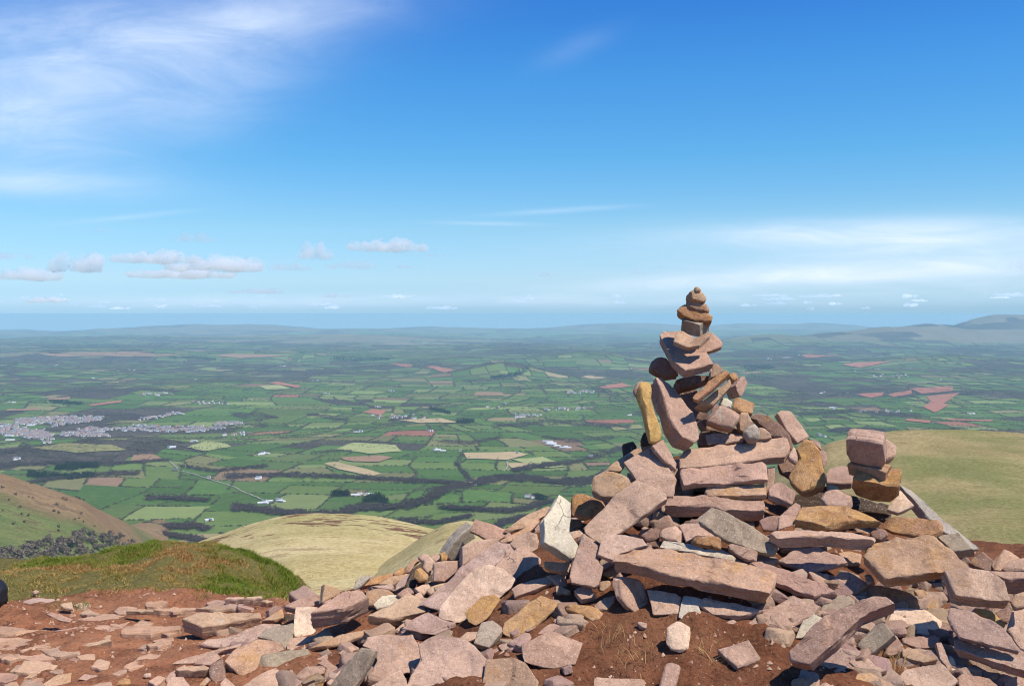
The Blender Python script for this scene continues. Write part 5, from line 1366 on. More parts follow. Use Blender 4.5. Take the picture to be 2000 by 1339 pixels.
def hedges():
    near_, far_ = [], []
    sel = np.where((CR < 30000) & (np.abs(CXY[:, 0]) < .56 * CXY[:, 1] + 300) & (mw < .5))[0]
    P, H, Wd = [], [], []
    RV, RF = [], []
    TX_, TY_ = [], []
    for i in sel:
        q = QUADS[i]
        for a, b in ((0, 1), (0, 3)):
            L = np.linalg.norm(q[b] - q[a])
            if vr.random() < .10: continue
            if CR[i] < 9500:
                st = 7.0 + CR[i] * .0011
                k = max(2, int(L / st)); t = (np.arange(k) + vr.random(k)) / k
                p = q[a] + (q[b] - q[a]) * t[:, None]
                gap = vnoise(p[:, 0] / 60, p[:, 1] / 60, 0, 5) > -.55
                P.append(p[gap]); H.append(vr.uniform(1.8, 3.9, gap.sum()) * (1 + CR[i] / 9000)); 
                m_ = vr.random(k) < (.22 if vr.random() < .5 else .06)
                TX_.append(p[m_, 0]); TY_.append(p[m_, 1])
            else:
                k = 5; t = np.linspace(0, 1, k); p = q[a] + (q[b] - q[a]) * t[:, None]
                far_.append(p)
    p = np.concatenate(P); h = np.concatenate(H)
    x, y = warp(p[:, 0], p[:, 1]); x += vr.normal(0, 1, len(x)); z = land_fast(x, y)
    # small uneven bush: a squashed octahedron
    oc = np.array([(1, 0, .35), (0, 1, .4), (-1, 0, .35), (0, -1, .4), (.1, .1, 1), (0, 0, -.2)])
    of = np.array([(0, 1, 4), (1, 2, 4), (2, 3, 4), (3, 0, 4)])
    tri = oc[of].reshape(-1, 3)
    V = scatter(tri, x, y, z, h, vr.uniform(.8, 1.5, len(x)) * (1 + y / 9000), vr.uniform(0, 6.28, len(x)))
    tri_object('hedgerow', V, HEDGE, 'dark hedgerows bounding the green fields', 'hedge')
    # ribbons beyond
    R = np.array(far_); n, k = R.shape[:2]
    x, y = warp(R[..., 0], R[..., 1]); z = land_fast(x, y); d = np.stack([np.gradient(x, axis=1), np.gradient(y, axis=1)], -1); d /= np.linalg.norm(d, axis=-1, keepdims=True) + 1e-9
    w = 4.0 + y / 4000.0; hh = (4.5 + y / 2600.0) * vr.uniform(.3, 1.6, z.shape)
    A = np.stack([x - d[..., 1] * w, y + d[..., 0] * w, z - 1], -1); B = np.stack([x, y, z + hh], -1); C = np.stack([x + d[..., 1] * w, y - d[..., 0] * w, z - 1], -1)
    V = np.stack([A, B, C], 2).reshape(-1, 3)
    f = []
    for j in range(k - 1):
        o = j * 3
        f += [(o, o + 3, o + 4, o + 1), (o + 1, o + 4, o + 5, o + 2)]
    FF = (np.array(f)[None] + (np.arange(n) * k * 3)[:, None, None]).reshape(-1, 4)
    me = mesh_np('far_hedgerow', V, FF.ravel(), np.full(len(FF), 4), False)
    link('far_hedgerow', me, HEDGE, 'far hedge lines between distant fields', 'hedge', kind='stuff')
    x, y = np.concatenate(TX_), np.concatenate(TY_); x, y = warp(x, y); z = land_fast(x, y); h = vr.uniform(7, 13, len(x))
    return x, y, z, h
HX, HY, HZ, HH = hedges()

# ---- single trees: the nearest ones each a thing, the rest merged
TREE_ME = []
for i in range(6):
    tri = crown_tris(520, 800 + i); tv, tf = trunk_mesh(crown_centres(800 + i))
    V = np.concatenate([tri, tv]); nt = len(tri) // 3
    flat = np.concatenate([np.arange(len(tri)), (tf + len(tri)).ravel()]); sz = np.concatenate([np.full(nt, 3), np.full(len(tf), 4)])
    me = mesh_np('tree', V, flat, sz, False); me.materials.append(NEARBARE); me.materials.append(BARK)
    mi = np.zeros(nt + len(tf), np.int32); mi[nt:] = 1; me.polygons.foreach_set('material_index', mi)
    TREE_ME.append(me)
def single_trees():
    keep = (HY > 1900) & (np.abs(HX) < .53 * HY)
    x, y, z, h = HX[keep], HY[keep], HZ[keep], HH[keep]
    o = np.argsort(y)
    nr_ = o[:150]; rest = o[150:]
    for q, i in enumerate(nr_):
        ob = bpy.data.objects.new('tree', TREE_ME[q % 6]); COL.objects.link(ob)
        ob.location = (x[i], y[i], z[i]); ob.scale = (h[i] * 1.15, h[i] * 1.15, h[i]); ob.rotation_euler = (0, 0, vr.uniform(0, 6.28))
        tag(ob, 'small bare tree standing in a hedge line of the nearer valley fields', 'tree', 'hedgerow trees of the nearer fields')
    out = [scatter(LOWB[k], x[rest][k::5], y[rest][k::5], z[rest][k::5], h[rest][k::5], 1.5 * np.ones(len(x[rest][k::5])), vr.uniform(0, 6.28, len(x[rest][k::5]))) for k in range(5)]
    tri_object('hedgerow_trees', np.concatenate(out), BARE, 'many far small trees dotted along the hedges', 'trees')
single_trees()

def wood_below_bank():
    """bare wood at the foot of the bracken hillside, big enough for each tree to be seen"""
    n = 0; tries = 0
    while n < 120 and tries < 4000:
        tries += 1
        u = vr.uniform(-10, 270); v = vr.uniform(1020, 1108)
        top = np.interp(u, [-10, 60, 90, 130, 170, 215, 270], [1082, 1072, 1052, 1058, 1030, 1040, 1070])
        if v < top: continue
        p = hill_at(u, v)
        ob = bpy.data.objects.new('tree', TREE_ME[n % 6]); COL.objects.link(ob)
        h = vr.uniform(11, 19); ob.location = p; ob.scale = (h * 1.2, h * 1.2, h); ob.rotation_euler = (0, 0, vr.uniform(0, 6.28))
        tag(ob, 'bare grey tree of the wood just behind the grass bank', 'tree', 'bare trees of the wood below the bracken hillside')
        n += 1
wood_below_bank()

def bushes():
    spots = [(4, 955), (30, 967), (17, 977), (55, 970), (63, 974), (56, 965), (97, 967), (33, 987), (40, 992), (7, 998), (43, 1005), (57, 1007), (80, 1012), (25, 1024), (49, 1020), (110, 986), (124, 975), (130, 976),
             (105, 998), (114, 1002), (134, 993), (150, 972), (157, 974), (163, 973), (125, 1001), (131, 1006), (143, 1011), (151, 1000), (158, 1003), (155, 1013), (164, 1019), (171, 1021), (147, 1016), (112, 1030), (116, 1037), (180, 1026), (186, 1029), (60, 944), (95, 957), (112, 961)]
    mes = []; BUSH = foliage_material('thorn_bush', (.05, .04, .03), (.12, .09, .06))
    for i in range(4):
        t = crown_tris(200, 860 + i); t[:, 2] = (t[:, 2] - .3) * 1.4
        me = mesh_np('bush', t, np.arange(len(t)), np.full(len(t) // 3, 3), False); me.materials.append(BUSH); mes.append(me)
    for i, (u, v) in enumerate(spots):
        p = hill_at(u, v); ob = bpy.data.objects.new('bush', mes[i % 4]); COL.objects.link(ob)
        h = vr.uniform(4, 7); ob.location = p; ob.scale = (h * 1.2, h * 1.2, h); ob.rotation_euler = (0, 0, vr.uniform(0, 6.28))
        tag(ob, 'dark thorn bush growing on the russet bracken hillside at the left', 'bush', 'thorn bushes on the bracken hillside')
bushes()

# ---- buildings
def plain_mat(name, c):
    m = N(name); m.bsdf(m.rgb(c), .8, None, .2); return m.m
WALLS = [plain_mat('white_render', (.78, .76, .72)), plain_mat('cream_render', (.62, .54, .44)), plain_mat('brick_wall', (.30, .15, .11))]
ROOFS = [plain_mat('slate_roof', (.19, .19, .205)), plain_mat('tile_roof', (.30, .17, .13)), plain_mat('sheet_roof', (.52, .53, .54)), plain_mat('blue_sheet_roof', (.06, .12, .26))]
def house_geo(w, d, h, rf, chim=True):
    V = [(-w, -d, 0), (w, -d, 0), (w, d, 0), (-w, d, 0), (-w, -d, h), (w, -d, h), (w, d, h), (-w, d, h), (-w, 0, h + rf), (w, 0, h + rf)]
    e = .4
    V += [(-w - e, -d - e, h - .25), (w + e, -d - e, h - .25), (w + e, d + e, h - .25), (-w - e, d + e, h - .25), (-w - e, 0, h + rf + .15), (w + e, 0, h + rf + .15)]
    Fc = [(0, 1, 5, 4), (2, 3, 7, 6), (1, 2, 6, 5), (3, 0, 4, 7), (4, 7, 8), (5, 9, 6), (10, 11, 15, 14), (12, 13, 14, 15)]
    M = [0] * 6 + [1, 1]
    if chim:
        o = len(V); a = .5
        for z in (h + rf * .6, h + rf + 1.3):
            V += [(w * .7 - a, -a, z), (w * .7 + a, -a, z), (w * .7 + a, a, z), (w * .7 - a, a, z)]
        Fc += [(o, o + 1, o + 5, o + 4), (o + 1, o + 2, o + 6, o + 5), (o + 2, o + 3, o + 7, o + 6), (o + 3, o, o + 4, o + 7), (o + 4, o + 5, o + 6, o + 7)]; M += [0] * 5
    return V, Fc, M
def house_mesh(name, dims, wall, roof, chim=True):
    V, Fc, M = house_geo(*dims, chim)
    me = bpy.data.meshes.new(name); me.from_pydata(V, [], Fc); me.materials.append(wall); me.materials.append(roof)
    me.polygons.foreach_set('material_index', M); me.update(); return me
HOUSES = [house_mesh('house', (w, 4.2, 6.6, 2.4), WALLS[a], ROOFS[b]) for w, a, b in ((5.5, 0, 0), (9, 0, 0), (6, 1, 0), (5.5, 0, 1), (10, 2, 0), (7, 1, 1))]
BARNS = [house_mesh('barn', (15, 8, 5, 2.2), WALLS[0], ROOFS[2], False), house_mesh('barn', (11, 6.5, 4.5, 2), WALLS[1], ROOFS[2], False), house_mesh('barn', (13, 7, 5, 2), WALLS[2], ROOFS[3], False)]
WORKS = [house_mesh('warehouse', (26, 12, 7, 1.8), WALLS[0], ROOFS[2], False), house_mesh('warehouse', (18, 12, 8, 1.6), WALLS[1], ROOFS[2], False)]
def put(me, u, v, rot, sc, label, cat, group):
    x, y = land_hit(u, v)
    if np.isnan(y[0]): return
    ob = bpy.data.objects.new(me.name.split('.')[0], me); COL.objects.link(ob)
    ob.location = (x[0], y[0], float(land_fast(x[0], y[0])) + .2 + y[0] * .0004); ob.rotation_euler = (0, 0, rot); ob.scale = (sc,) * 3
    tag(ob, label, cat, group)
def farms():
    # u, v, spread in pixels, houses, barns
    L = '''519 975 16 1 3|545 973 6 1 1|706 963 18 2 4|1075 864 6 0 2|518 882 10 1 3|332 867 14 1 2|376 859 6 1 1|343 913 4 0 1|407 929 2 1 0|858 875 12 1 3|897 877 2 1 0|1010 882 2 1 0
1035 968 6 2 1|923 942 6 1 1|32 890 8 2 1|412 1010 6 0 2|510 929 6 1 1|620 742 10 1 2|640 765 6 1 1|767 761 10 4 0|735 792 8 2 1|1600 767 10 1 2|1632 795 12 2 2|1660 766 6 0 1|1735 799 6 1 1|1895 805 8 1 2|1600 848 14 4 0|1660 722 6 1 1|1838 739 4 1 0
1670 723 6 1 1|1715 722 6 1 1|548 714 8 2 1|110 713 6 1 1|260 721 8 1 1|180 735 6 1 1|384 741 6 1 1|360 700 5 1 0|20 785 10 2 1|985 785 6 1 1|955 793 5 2 0|975 793 3 1 0|1230 715 3 1 0|700 840 8 2 1|840 840 8 2 0|1230 808 4 1 1|1850 842 8 1 2|1155 888 4 1 0'''
    for t in L.replace('\n', '|').split('|'):
        u, v, s, nh, nb = [float(q) for q in t.split()]
        for k in range(int(nh)):
            put(HOUSES[vr.integers(0, 4)], u + vr.uniform(-1, 1) * s, v + vr.uniform(-.18, .12) * s, vr.uniform(-.5, .5), 1.15, 'small pale farmhouse standing among the valley fields', 'house', 'farmhouses of the valley')
        for k in range(int(nb)):
            put(BARNS[vr.integers(0, 3) if vr.random() < .35 else 0], u + vr.uniform(-1, 1) * s, v + vr.uniform(-.12, .15) * s, vr.uniform(-.5, .5), .85, 'long pale roofed barn of a farm in the valley', 'barn', 'barns of the valley farms')
    # a works yard below the cairn and small villages
    for k in range(9): put(WORKS[k % 2] if k < 3 else BARNS[k % 2], 1068 + k * 5.2 + vr.uniform(-3, 3), 862 + k * 1.1 + vr.uniform(-3, 3), vr.uniform(-.4, .4), .9, 'pale shed of the works yard left of the cairn foot', 'shed', 'sheds of the works yard')
    V_ = [(1135, 764, 34, 3, 26, 'village left of the leaning cairn slab'), (1110, 796, 56, 3, 20, 'village below and left of the leaning cairn slab'), (1022, 811, 36, 4, 22, 'village by the wood left of the cairn'), (780, 812, 60, 4, 20, 'village in the middle of the valley'),
          (415, 785, 40, 3, 18, 'village above the town'), (305, 767, 38, 3, 18, 'small village in the left middle distance'), (1545, 697, 70, 4, 14, 'far village right of the cairn top'), (1740, 733, 55, 3, 14, 'hamlet above the red fields'), (1740, 803, 70, 3, 14, 'village among trees right of the small stack'), (465, 845, 30, 3, 10, 'hamlet right of the town')]
    for u, v, su, sv, n, nm in V_:
        for k in range(n):
            put(HOUSES[vr.integers(0, 6)], u + vr.uniform(-1, 1) * su * vr.random() ** .4, v + vr.uniform(-1, 1) * sv, vr.uniform(-.6, .6), 1.2 if v > 760 else 1.6, 'small pale house in the ' + nm, 'house', 'houses of the ' + nm)
farms()

def town():
    U, V = [], []
    def strip(pts, w, n):
        p = np.array(pts, float)
        for _ in range(n):
            i = vr.integers(0, len(p) - 1); t = vr.random(); q = p[i] * (1 - t) + p[i + 1] * t
            U.append(q[0] + vr.normal(0, 4)); V.append(q[1] + vr.uniform(-1, 1) * w)
    strip([(-15, 832), (30, 838), (70, 846), (100, 850)], 11, 420)
    strip([(30, 822), (80, 818), (130, 816), (175, 815)], 6, 300)
    strip([(85, 836), (130, 822), (165, 818), (200, 813)], 3, 110)
    strip([(120, 845), (170, 846), (215, 847)], 4, 110)
    strip([(150, 838), (220, 832), (280, 832), (340, 834), (400, 833)], 6, 300)
    strip([(420, 825), (445, 823), (468, 825)], 3, 55)
    strip([(270, 815), (320, 811), (345, 803)], 2, 40)
    strip([(330, 836), (400, 834), (440, 832)], 2, 50)
    u, v = np.array(U), np.array(V)
    # leave the wooded hillocks in the town open
    ok = ~((((u - 215) / 45) ** 2 + ((v - 825) / 8) ** 2 < 1) | (((u - 105) / 22) ** 2 + ((v - 837) / 5) ** 2 < 1))
    u, v = u[ok], v[ok]
    x, y = land_hit(u, v); g = ~np.isnan(y); x, y, u = x[g], y[g], u[g]; z = land_fast(x, y) + .2 + y * .0004
    o = np.argsort(y)
    for i in o[:55]:
        ob = bpy.data.objects.new('house', HOUSES[vr.integers(0, 6)]); COL.objects.link(ob)
        ob.location = (x[i], y[i], z[i]); ob.rotation_euler = (0, 0, vr.normal(0, .5)); ob.scale = (1.0,) * 3
        tag(ob, 'small white or brick house at the near edge of the far town', 'house', 'houses along the near edge of the town')
    VV, FF, SZ, MI = [], [], [], []; off = 0
    for i in o[55:]:
        w = vr.uniform(5, 12); Vh, Fh, Mh = house_geo(w, 4.2, 6.8, 2.4, False); a = vr.normal(0, .5); c, s = math.cos(a), math.sin(a); k = 1.0
        wl = vr.choice([0, 0, 0, 0, 1, 2]); rf = vr.choice([3, 3, 4])
        VV += [(x[i] + k * (p[0] * c - p[1] * s), y[i] + k * (p[0] * s + p[1] * c), z[i] + k * p[2]) for p in Vh]
        for f_, m_ in zip(Fh, Mh): FF += [q + off for q in f_]; SZ.append(len(f_)); MI.append(int(wl if m_ == 0 else rf))
        off += len(Vh)
    me = mesh_np('town_houses', VV, FF, SZ, False)
    for m_ in (WALLS[0], WALLS[1], WALLS[2], ROOFS[0], ROOFS[1]): me.materials.append(m_)
    if len(me.polygons) == len(MI): me.polygons.foreach_set('material_index', MI)
    link('town_houses', me, None, 'mass of small white and brick houses of the far town', 'houses', kind='stuff')
    for u_, v_ in ((5, 843), (18, 848), (38, 835), (95, 847), (65, 853), (20, 857), (110, 812), (140, 842), (200, 840), (290, 838), (60, 828), (355, 806), (300, 811)):
        put(WORKS[vr.integers(0, 2)], u_, v_, vr.normal(0, .3), .8, 'large pale flat roofed building among the houses of the town', 'warehouse', 'large buildings of the town')
    # trees between the houses
    n = 300; uu = vr.uniform(-10, 470, n); vv = np.interp(uu, [-10, 60, 180, 470], [838, 834, 832, 831]) + vr.normal(0, 7, n)
    uu = np.concatenate([uu, vr.normal(215, 26, 260), vr.normal(105, 14, 90)]); vv = np.concatenate([vv, vr.normal(825, 4.2, 260), vr.normal(837, 2.8, 90)])
    x, y = land_hit(uu, vv); g = ~np.isnan(y); x, y = x[g], y[g]
    tri_object('town_trees', scatter(LOWB[1], x, y, land_fast(x, y), vr.uniform(8, 15, len(x)), 1.7 * np.ones(len(x)), vr.uniform(0, 6.28, len(x))), BARE, 'bare trees between the houses of the far town', 'trees')
town()

# ---- country lane
def lane():
    m = plain_mat('lane_asphalt', (.30, .27, .24))
    for pts, w in (([(330, 893), (338, 900), (346, 908), (345, 913), (360, 915), (380, 920), (400, 928), (430, 938), (455, 945), (475, 955), (498, 964), (520, 972)], 2.3), ([(985, 915), (992, 905), (990, 897), (1000, 892)], 2.4)):
        p = np.array(pts, float); q = np.concatenate([p[i] + (p[i + 1] - p[i]) * np.linspace(0, 1, 6)[:-1, None] for i in range(len(p) - 1)])
        x, y = land_hit(q[:, 0], q[:, 1]); d = np.stack([np.gradient(x), np.gradient(y)], -1); d /= np.linalg.norm(d, axis=1, keepdims=True)
        a = np.stack([x - d[:, 1] * w, y + d[:, 0] * w], -1); b = np.stack([x + d[:, 1] * w, y - d[:, 0] * w], -1)
        V = np.stack([np.concatenate([a, land_fast(a[:, 0], a[:, 1])[:, None] + 3.4], 1), np.concatenate([b, land_fast(b[:, 0], b[:, 1])[:, None] + 3.4], 1)], 1).reshape(-1, 3)
        n = len(x); f = grid_faces(n, 2)
        me = mesh_np('lane', V, f.ravel(), np.full(len(f), 4))
        if me.polygons[0].normal.z < 0: me.flip_normals()
        link('lane', me, m, 'pale country lane winding between the valley fields', 'lane', kind='structure')
lane()
def haze():
    x, y0, y1, z0, z1 = 52000.0, -400.0, 50500.0, -1150.0, 2.6
    v = [(sx * x, y, z) for z in (z0, z1) for y in (y0, y1) for sx in (-1, 1)]
    fs = [(0, 2, 3, 1), (4, 5, 7, 6), (0, 1, 5, 4), (2, 6, 7, 3), (0, 4, 6, 2), (1, 3, 7, 5)]
    me = mesh_np('haze', v, np.array(fs).ravel(), np.full(6, 4), False)
    m = bpy.data.materials.new('air_haze'); m.use_nodes = True; t = m.node_tree; t.nodes.clear()
    o = t.nodes.new('ShaderNodeOutputMaterial'); p = t.nodes.new('ShaderNodeVolumePrincipled')
    p.inputs['Color'].default_value = (.52, .83, 1.0, 1); p.inputs['Density'].default_value = 3.0e-5; p.inputs['Anisotropy'].default_value = .0
    t.links.new(p.outputs[0], o.inputs['Volume'])
    link('haze', me, m, 'blue haze of air over the valley', 'haze', kind='stuff')
haze()
# ================================================================= sky
W = bpy.data.worlds.new('World'); SC.world = W; W.use_nodes = True
wt = W.node_tree; wt.nodes.clear()
class WN(N):
    def __init__(s, t): s.t = t; s.m = None
w = WN(wt)
gen = w.n('TexCoord').outputs['Generated']
sky = w.n('TexSky', sky_type='NISHITA', sun_disc=False, altitude=880.0, air_density=1.0, dust_density=.6, ozone_density=2.5)
sky.sun_elevation = math.radians(60); sky.sun_rotation = math.radians(122)
sep = w.n('SeparateXYZ', {0: gen})
zc = w.math('MAXIMUM', sep.outputs[2], .006)
vec = w.n('CombineXYZ', {0: sep.outputs[0], 1: sep.outputs[1], 2: zc}).outputs[0]
w.set(sky.inputs[0], vec)
# clear spring air: the deep blue of the photograph's sky, by height above the horizon
rp = w.n('ValToRGB', {0: w.math('MULTIPLY', zc, 2.5)})
els = rp.color_ramp.elements
stops = [(.0, (.40, .715, 1.25)), (.035, (.50, .80, 1.24)), (.083, (.64, .86, 1.16)), (.21, (.63, .91, 1.07)), (.383, (.41, .89, 1.14)), (.58, (.30, .84, 1.25)), (.75, (.216, .71, 1.28)), (1.0, (.20, .62, 1.25))]
while len(els) < len(stops): els.new(.5)
for e, (p, c) in zip(els, stops):
    e.position = p; e.color = (c[0] / 1.4, c[1] / 1.4, c[2] / 1.4, 1)
col = w.mix(1.0, sky.outputs[0], rp.outputs[0], 'MULTIPLY')
# high thin cirrus, in the two slopes of the view direction (fixed to the compass)
ys = w.math('MAXIMUM', sep.outputs[1], .05)
px = w.math('DIVIDE', sep.outputs[0], ys); pz = w.math('DIVIDE', sep.outputs[2], ys)
front = w.ramp(sep.outputs[1], .1, .3)
def streak(sx, sz, rot, scale, detail, lo, hi, seed):
    c = w.n('CombineXYZ', {0: px, 1: pz, 2: seed}).outputs[0]
    mp = w.n('Mapping', {'Vector': c, 'Rotation': (0, 0, rot), 'Scale': (sx, sz, 1)}).outputs[0]
    nz = w.n('TexNoise', {'Vector': mp, 'Scale': scale, 'Detail': detail, 'Roughness': .62, 'Distortion': .6}).outputs[0]
    return w.ramp(nz, lo, hi)
def blob(u, v, wu, wv, tilt, s, power=1.0):
    dx = w.math('SUBTRACT', px, (u - 1000) / F); dz = w.math('SUBTRACT', pz, (612 - v) / F)
    ct, st = math.cos(tilt), math.sin(tilt)
    a = w.math('DIVIDE', w.math('ADD', w.math('MULTIPLY', dx, ct), w.math('MULTIPLY', dz, st)), wu / F)
    b = w.math('DIVIDE', w.math('SUBTRACT', w.math('MULTIPLY', dz, ct), w.math('MULTIPLY', dx, st)), wv / F)
    q = w.math('ADD', w.math('MULTIPLY', a, a), w.math('MULTIPLY', b, b))
    return w.math('MULTIPLY', w.math('EXPONENT', w.math('MULTIPLY', q, -1.0)), s)
def total(bl):
    r = bl[0]
    for b in bl[1:]: r = w.math('ADD', r, b)
    return r
veil = total([blob(80, 130, 360, 160, .15, .50), blob(380, 95, 280, 95, .25, .36), blob(520, 40, 280, 50, .12, .28), blob(60, 265, 200, 60, -.1, .36), blob(430, 210, 150, 60, .3, .18), blob(1120, 100, 80, 22, .4, .09)])
vm = w.math('MULTIPLY', veil, w.math('ADD', .42, w.math('MULTIPLY', streak(1.0, 3.4, .22, 6.0, 9, .25, .85, 1.3), .75)))
low = total([blob(60, 358, 250, 26, -.04, .40), blob(1620, 458, 330, 24, .02, .50), blob(1900, 468, 300, 38, .0, .42), blob(1780, 522, 420, 22, .05, .50), blob(1450, 548, 420, 16, .05, .40), blob(1700, 500, 600, 60, .02, .22), blob(1090, 412, 120, 5, .06, .30), blob(950, 437, 90, 4, -.02, .25), blob(1900, 560, 500, 34, .03, .22), blob(250, 425, 120, 5, .1, .2), blob(250, 590, 600, 16, 0, .25), blob(1000, 588, 700, 14, 0, .25)])
lm = w.math('MULTIPLY', low, w.math('ADD', .62, w.math('MULTIPLY', streak(1.0, 6.0, .04, 9.0, 8, .30, .75, 5.1), .55)))
cm = w.math('MULTIPLY', w.math('ADD', vm, lm), front, clamp=True)
col = w.mix(cm, col, w.rgb((4.6, 5.3, 6.3)))
bg = w.n('Background', {'Color': col, 'Strength': .131})
wo = w.n('OutputWorld'); wt.links.new(bg.outputs[0], wo.inputs[0])

# ---------------------------------------------------------------- low cumulus clouds, real bodies of mist far beyond the haze
def cloud_variants():
    tmp = []
    for k in range(6):
        r = np.random.default_rng(900 + k); bm = bmesh.new()
        nb = [9, 14, 7, 16, 5, 12][k]; lx = [.7, 1.0, .55, 1.0, .4, .85][k]
        for i in range(nb):
            x = r.uniform(-lx, lx) ; e = math.sqrt(max(.05, 1 - (x / (lx + .12)) ** 2))
            rad = r.uniform(.10, .20) * e + .05
            z = r.uniform(0, .18) * e
            mt = Matrix.Translation((x, r.normal(0, .16), z)) @ Matrix.Diagonal((rad * 1.35, rad * 1.2, rad * .82, 1))
            bmesh.ops.create_icosphere(bm, subdivisions=3, radius=1.0, matrix=mt)
        me = bpy.data.meshes.new('cloud_raw'); bm.to_mesh(me); bm.free()
        ob = bpy.data.objects.new('cloud_raw', me); COL.objects.link(ob)
        md = ob.modifiers.new('r', 'REMESH'); md.mode = 'VOXEL'; md.voxel_size = .02
        tmp.append(ob)
    bpy.context.view_layer.update(); dg = bpy.context.evaluated_depsgraph_get(); out = []
    for k, ob in enumerate(tmp):
        me = bpy.data.meshes.new_from_object(ob.evaluated_get(dg)); me.name = 'cloud'; me.materials.clear()
        v = np.empty(len(me.vertices) * 3, np.float32); me.vertices.foreach_get('co', v); v = v.reshape(-1, 3).astype(float)
        d = .10 * np.stack([fbm(v[:, 0] * 5, v[:, 1] * 5, v[:, 2] * 5 + 7 * c, 5, 60 + k + c) for c in range(3)], -1)
        v = v + d; v[:, 2] = np.where(v[:, 2] < -.02, -.02 + (v[:, 2] + .02) * .35, v[:, 2])
        me.vertices.foreach_set('co', v.astype(np.float32).ravel()); me.update(); out.append(me)
        bpy.data.objects.remove(ob)
    return out
def cloud_material(name, dens, c):
    m = bpy.data.materials.new(name); m.use_nodes = True; t = m.node_tree; t.nodes.clear()
    o = t.nodes.new('ShaderNodeOutputMaterial'); p = t.nodes.new('ShaderNodeVolumePrincipled')
    p.inputs['Color'].default_value = (*c, 1); p.inputs['Density'].default_value = dens; p.inputs['Anisotropy'].default_value = .1
    t.links.new(p.outputs[0], o.inputs['Volume'])
    return m
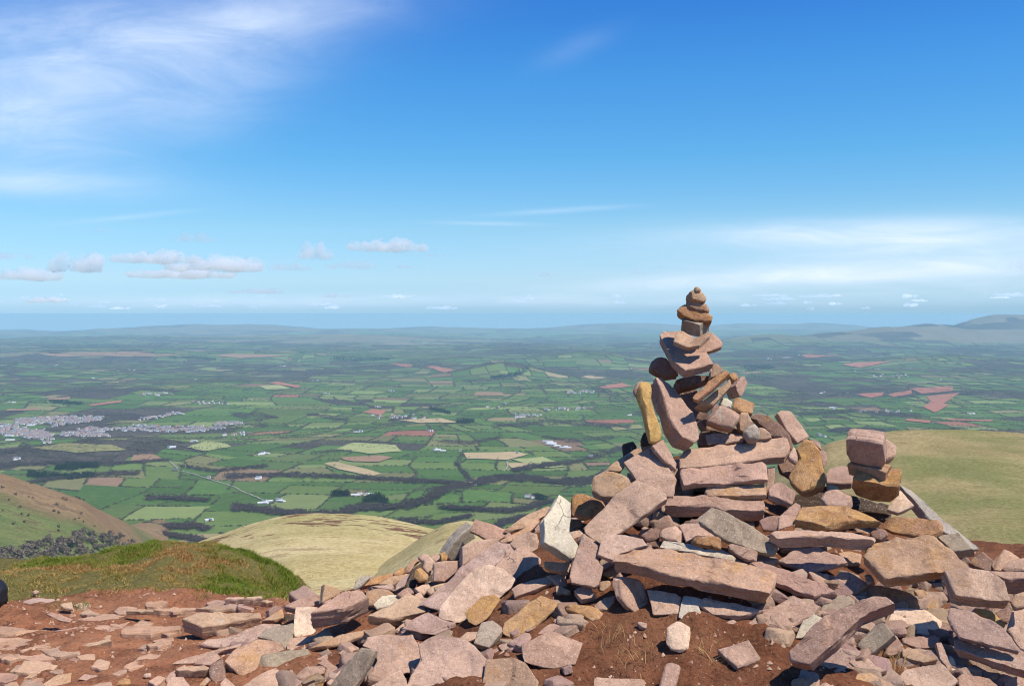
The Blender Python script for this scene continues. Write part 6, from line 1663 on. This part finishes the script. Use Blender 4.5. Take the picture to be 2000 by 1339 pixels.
def clouds():
    var = cloud_variants()
    thick = cloud_material('cumulus_vapour', .0028, (.97, .985, 1.0)); thin = cloud_material('thin_vapour', .0013, (.90, .94, 1.0))
    # u, v, width px, height px, variant, distance, dense, label
    for q in var: q.materials.append(thick)
    L = [(160, 507, 120, 46, 0, 26000, 1, 'white heaped cloud with grey base near the left border'),
         (60, 531, 150, 34, 1, 27000, 1, 'long grey white cloud low at the left border'),
         (15, 497, 100, 18, 4, 27000, 0, 'thin grey cloud strip at the left border above the long cloud'),
         (300, 497, 180, 34, 3, 26000, 1, 'broad flat cloud left half of the pair in the left sky'),
         (440, 510, 190, 40, 1, 27000, 1, 'broad flat cloud right half of the pair in the left sky'),
         (350, 530, 220, 26, 3, 29000, 1, 'bright lower cloud bank beneath the pair in the left sky'),
         (385, 461, 85, 24, 2, 24000, 0, 'small grey cloud alone above the broad flat pair'),
         (202, 447, 40, 12, 4, 24000, 0, 'faint smallest cloud high in the left sky'),
         (619, 486, 74, 42, 2, 26000, 1, 'round bright white puff of cloud in the middle of the left sky'),
         (755, 474, 165, 34, 3, 25000, 1, 'long grey topped cloud right of the bright white puff'),
         (695, 514, 105, 22, 1, 27000, 0, 'ragged grey cloud below the long grey topped cloud'),
         (570, 519, 90, 20, 2, 27000, 0, 'grey cloud just left and below the bright white puff'),
         (800, 520, 70, 8, 4, 28000, 0, 'thin cloud wisp right of the ragged grey cloud'),
         (850, 497, 45, 10, 4, 27000, 0, 'tiny cloud wisp at the right end of the long grey topped cloud'),
         (510, 566, 110, 14, 1, 36000, 0, 'slender grey cloud under the middle of the left sky'),
         (655, 576, 60, 9, 4, 40000, 0, 'slender grey cloud right of the other slender cloud'),
         (1075, 534, 52, 11, 4, 30000, 0, 'small grey cloud left of the cairn top'),
         (1246, 529, 36, 12, 2, 30000, 0, 'small grey cloud nearest the cairn top on its left'),
         (1294, 518, 22, 8, 4, 30000, 0, 'tiny grey cloud just above left of the cairn top'),
         (1992, 510, 40, 32, 0, 25000, 0, 'grey cloud cut by the right border'),
         (95, 584, 80, 14, 2, 46000, 1, 'small white cloud low over the left horizon')]
    for u, v, wd, hp, k, D, dense, lab in L:
        ob = bpy.data.objects.new('cloud', var[k]); COL.objects.link(ob)
        half = np.ptp(np.array([q.co[0] for q in var[k].vertices])) ; hz = np.ptp(np.array([q.co[2] for q in var[k].vertices]))
        ob.location = at(u, v + hp * .4, D); ob.scale = (wd / F * D / half, wd / F * D / half * .8, hp / F * D / hz)
        ob.material_slots[0].link = 'OBJECT'; ob.material_slots[0].material = thick if dense else thin
        tag(ob, lab, 'cloud', 'cumulus clouds over the valley')
    r = np.random.default_rng(77)
    for q in range(46):
        u = r.uniform(-10, 2010); v = r.uniform(576, 604); D = 58000 + 20000 * (v - 576) / 28
        if 1320 < u < 1410: continue
        k = int(r.integers(0, 6)); wd = r.uniform(14, 60); hp = r.uniform(4, 10)
        ob = bpy.data.objects.new('cloud', var[k]); COL.objects.link(ob)
        half = 1.7; hz = .45
        ob.location = at(u, v, D); ob.scale = (wd / F * D / half, wd / F * D / half, hp / F * D / hz)
        ob.material_slots[0].link = 'OBJECT'; ob.material_slots[0].material = thick if r.random() < .5 else thin
        tag(ob, 'tiny far cloud in the row just above the horizon', 'cloud', 'row of tiny clouds above the horizon')
clouds()
# ================================================================= camera, sun, sky
cam = bpy.data.cameras.new('camera'); co = bpy.data.objects.new('camera', cam); COL.objects.link(co)
cam.sensor_width = 36.0; cam.sensor_fit = 'HORIZONTAL'; cam.lens = 36.0 * F / 2000.0
cam.clip_start = .1; cam.clip_end = 400000
co.location = EYE; co.rotation_euler = (math.pi / 2 - PITCH, 0, 0)
SC.camera = co
SUN_AZ = math.radians(122); SUN_EL = math.radians(60)      # azimuth measured from the view direction towards the right
sun = bpy.data.lights.new('sun', 'SUN'); so = bpy.data.objects.new('sun', sun); COL.objects.link(so)
sun.energy = 4.2; sun.angle = math.radians(.5); sun.color = (1, .93, .82)
sd = Vector((math.sin(SUN_AZ) * math.cos(SUN_EL), math.cos(SUN_AZ) * math.cos(SUN_EL), math.sin(SUN_EL)))
so.rotation_euler = (-sd).to_track_quat('-Z', 'Y').to_euler()
SC.view_settings.view_transform = 'Standard'; SC.view_settings.look = 'None'
SC.view_settings.exposure = 0.5; SC.view_settings.gamma = 1.0
SC.render.engine = 'CYCLES'
SC.cycles.use_denoising = True
SC.cycles.max_bounces = 10; SC.cycles.diffuse_bounces = 3; SC.cycles.volume_bounces = 10
SC.cycles.transparent_max_bounces = 8
SC.cycles.filter_width = 1.1
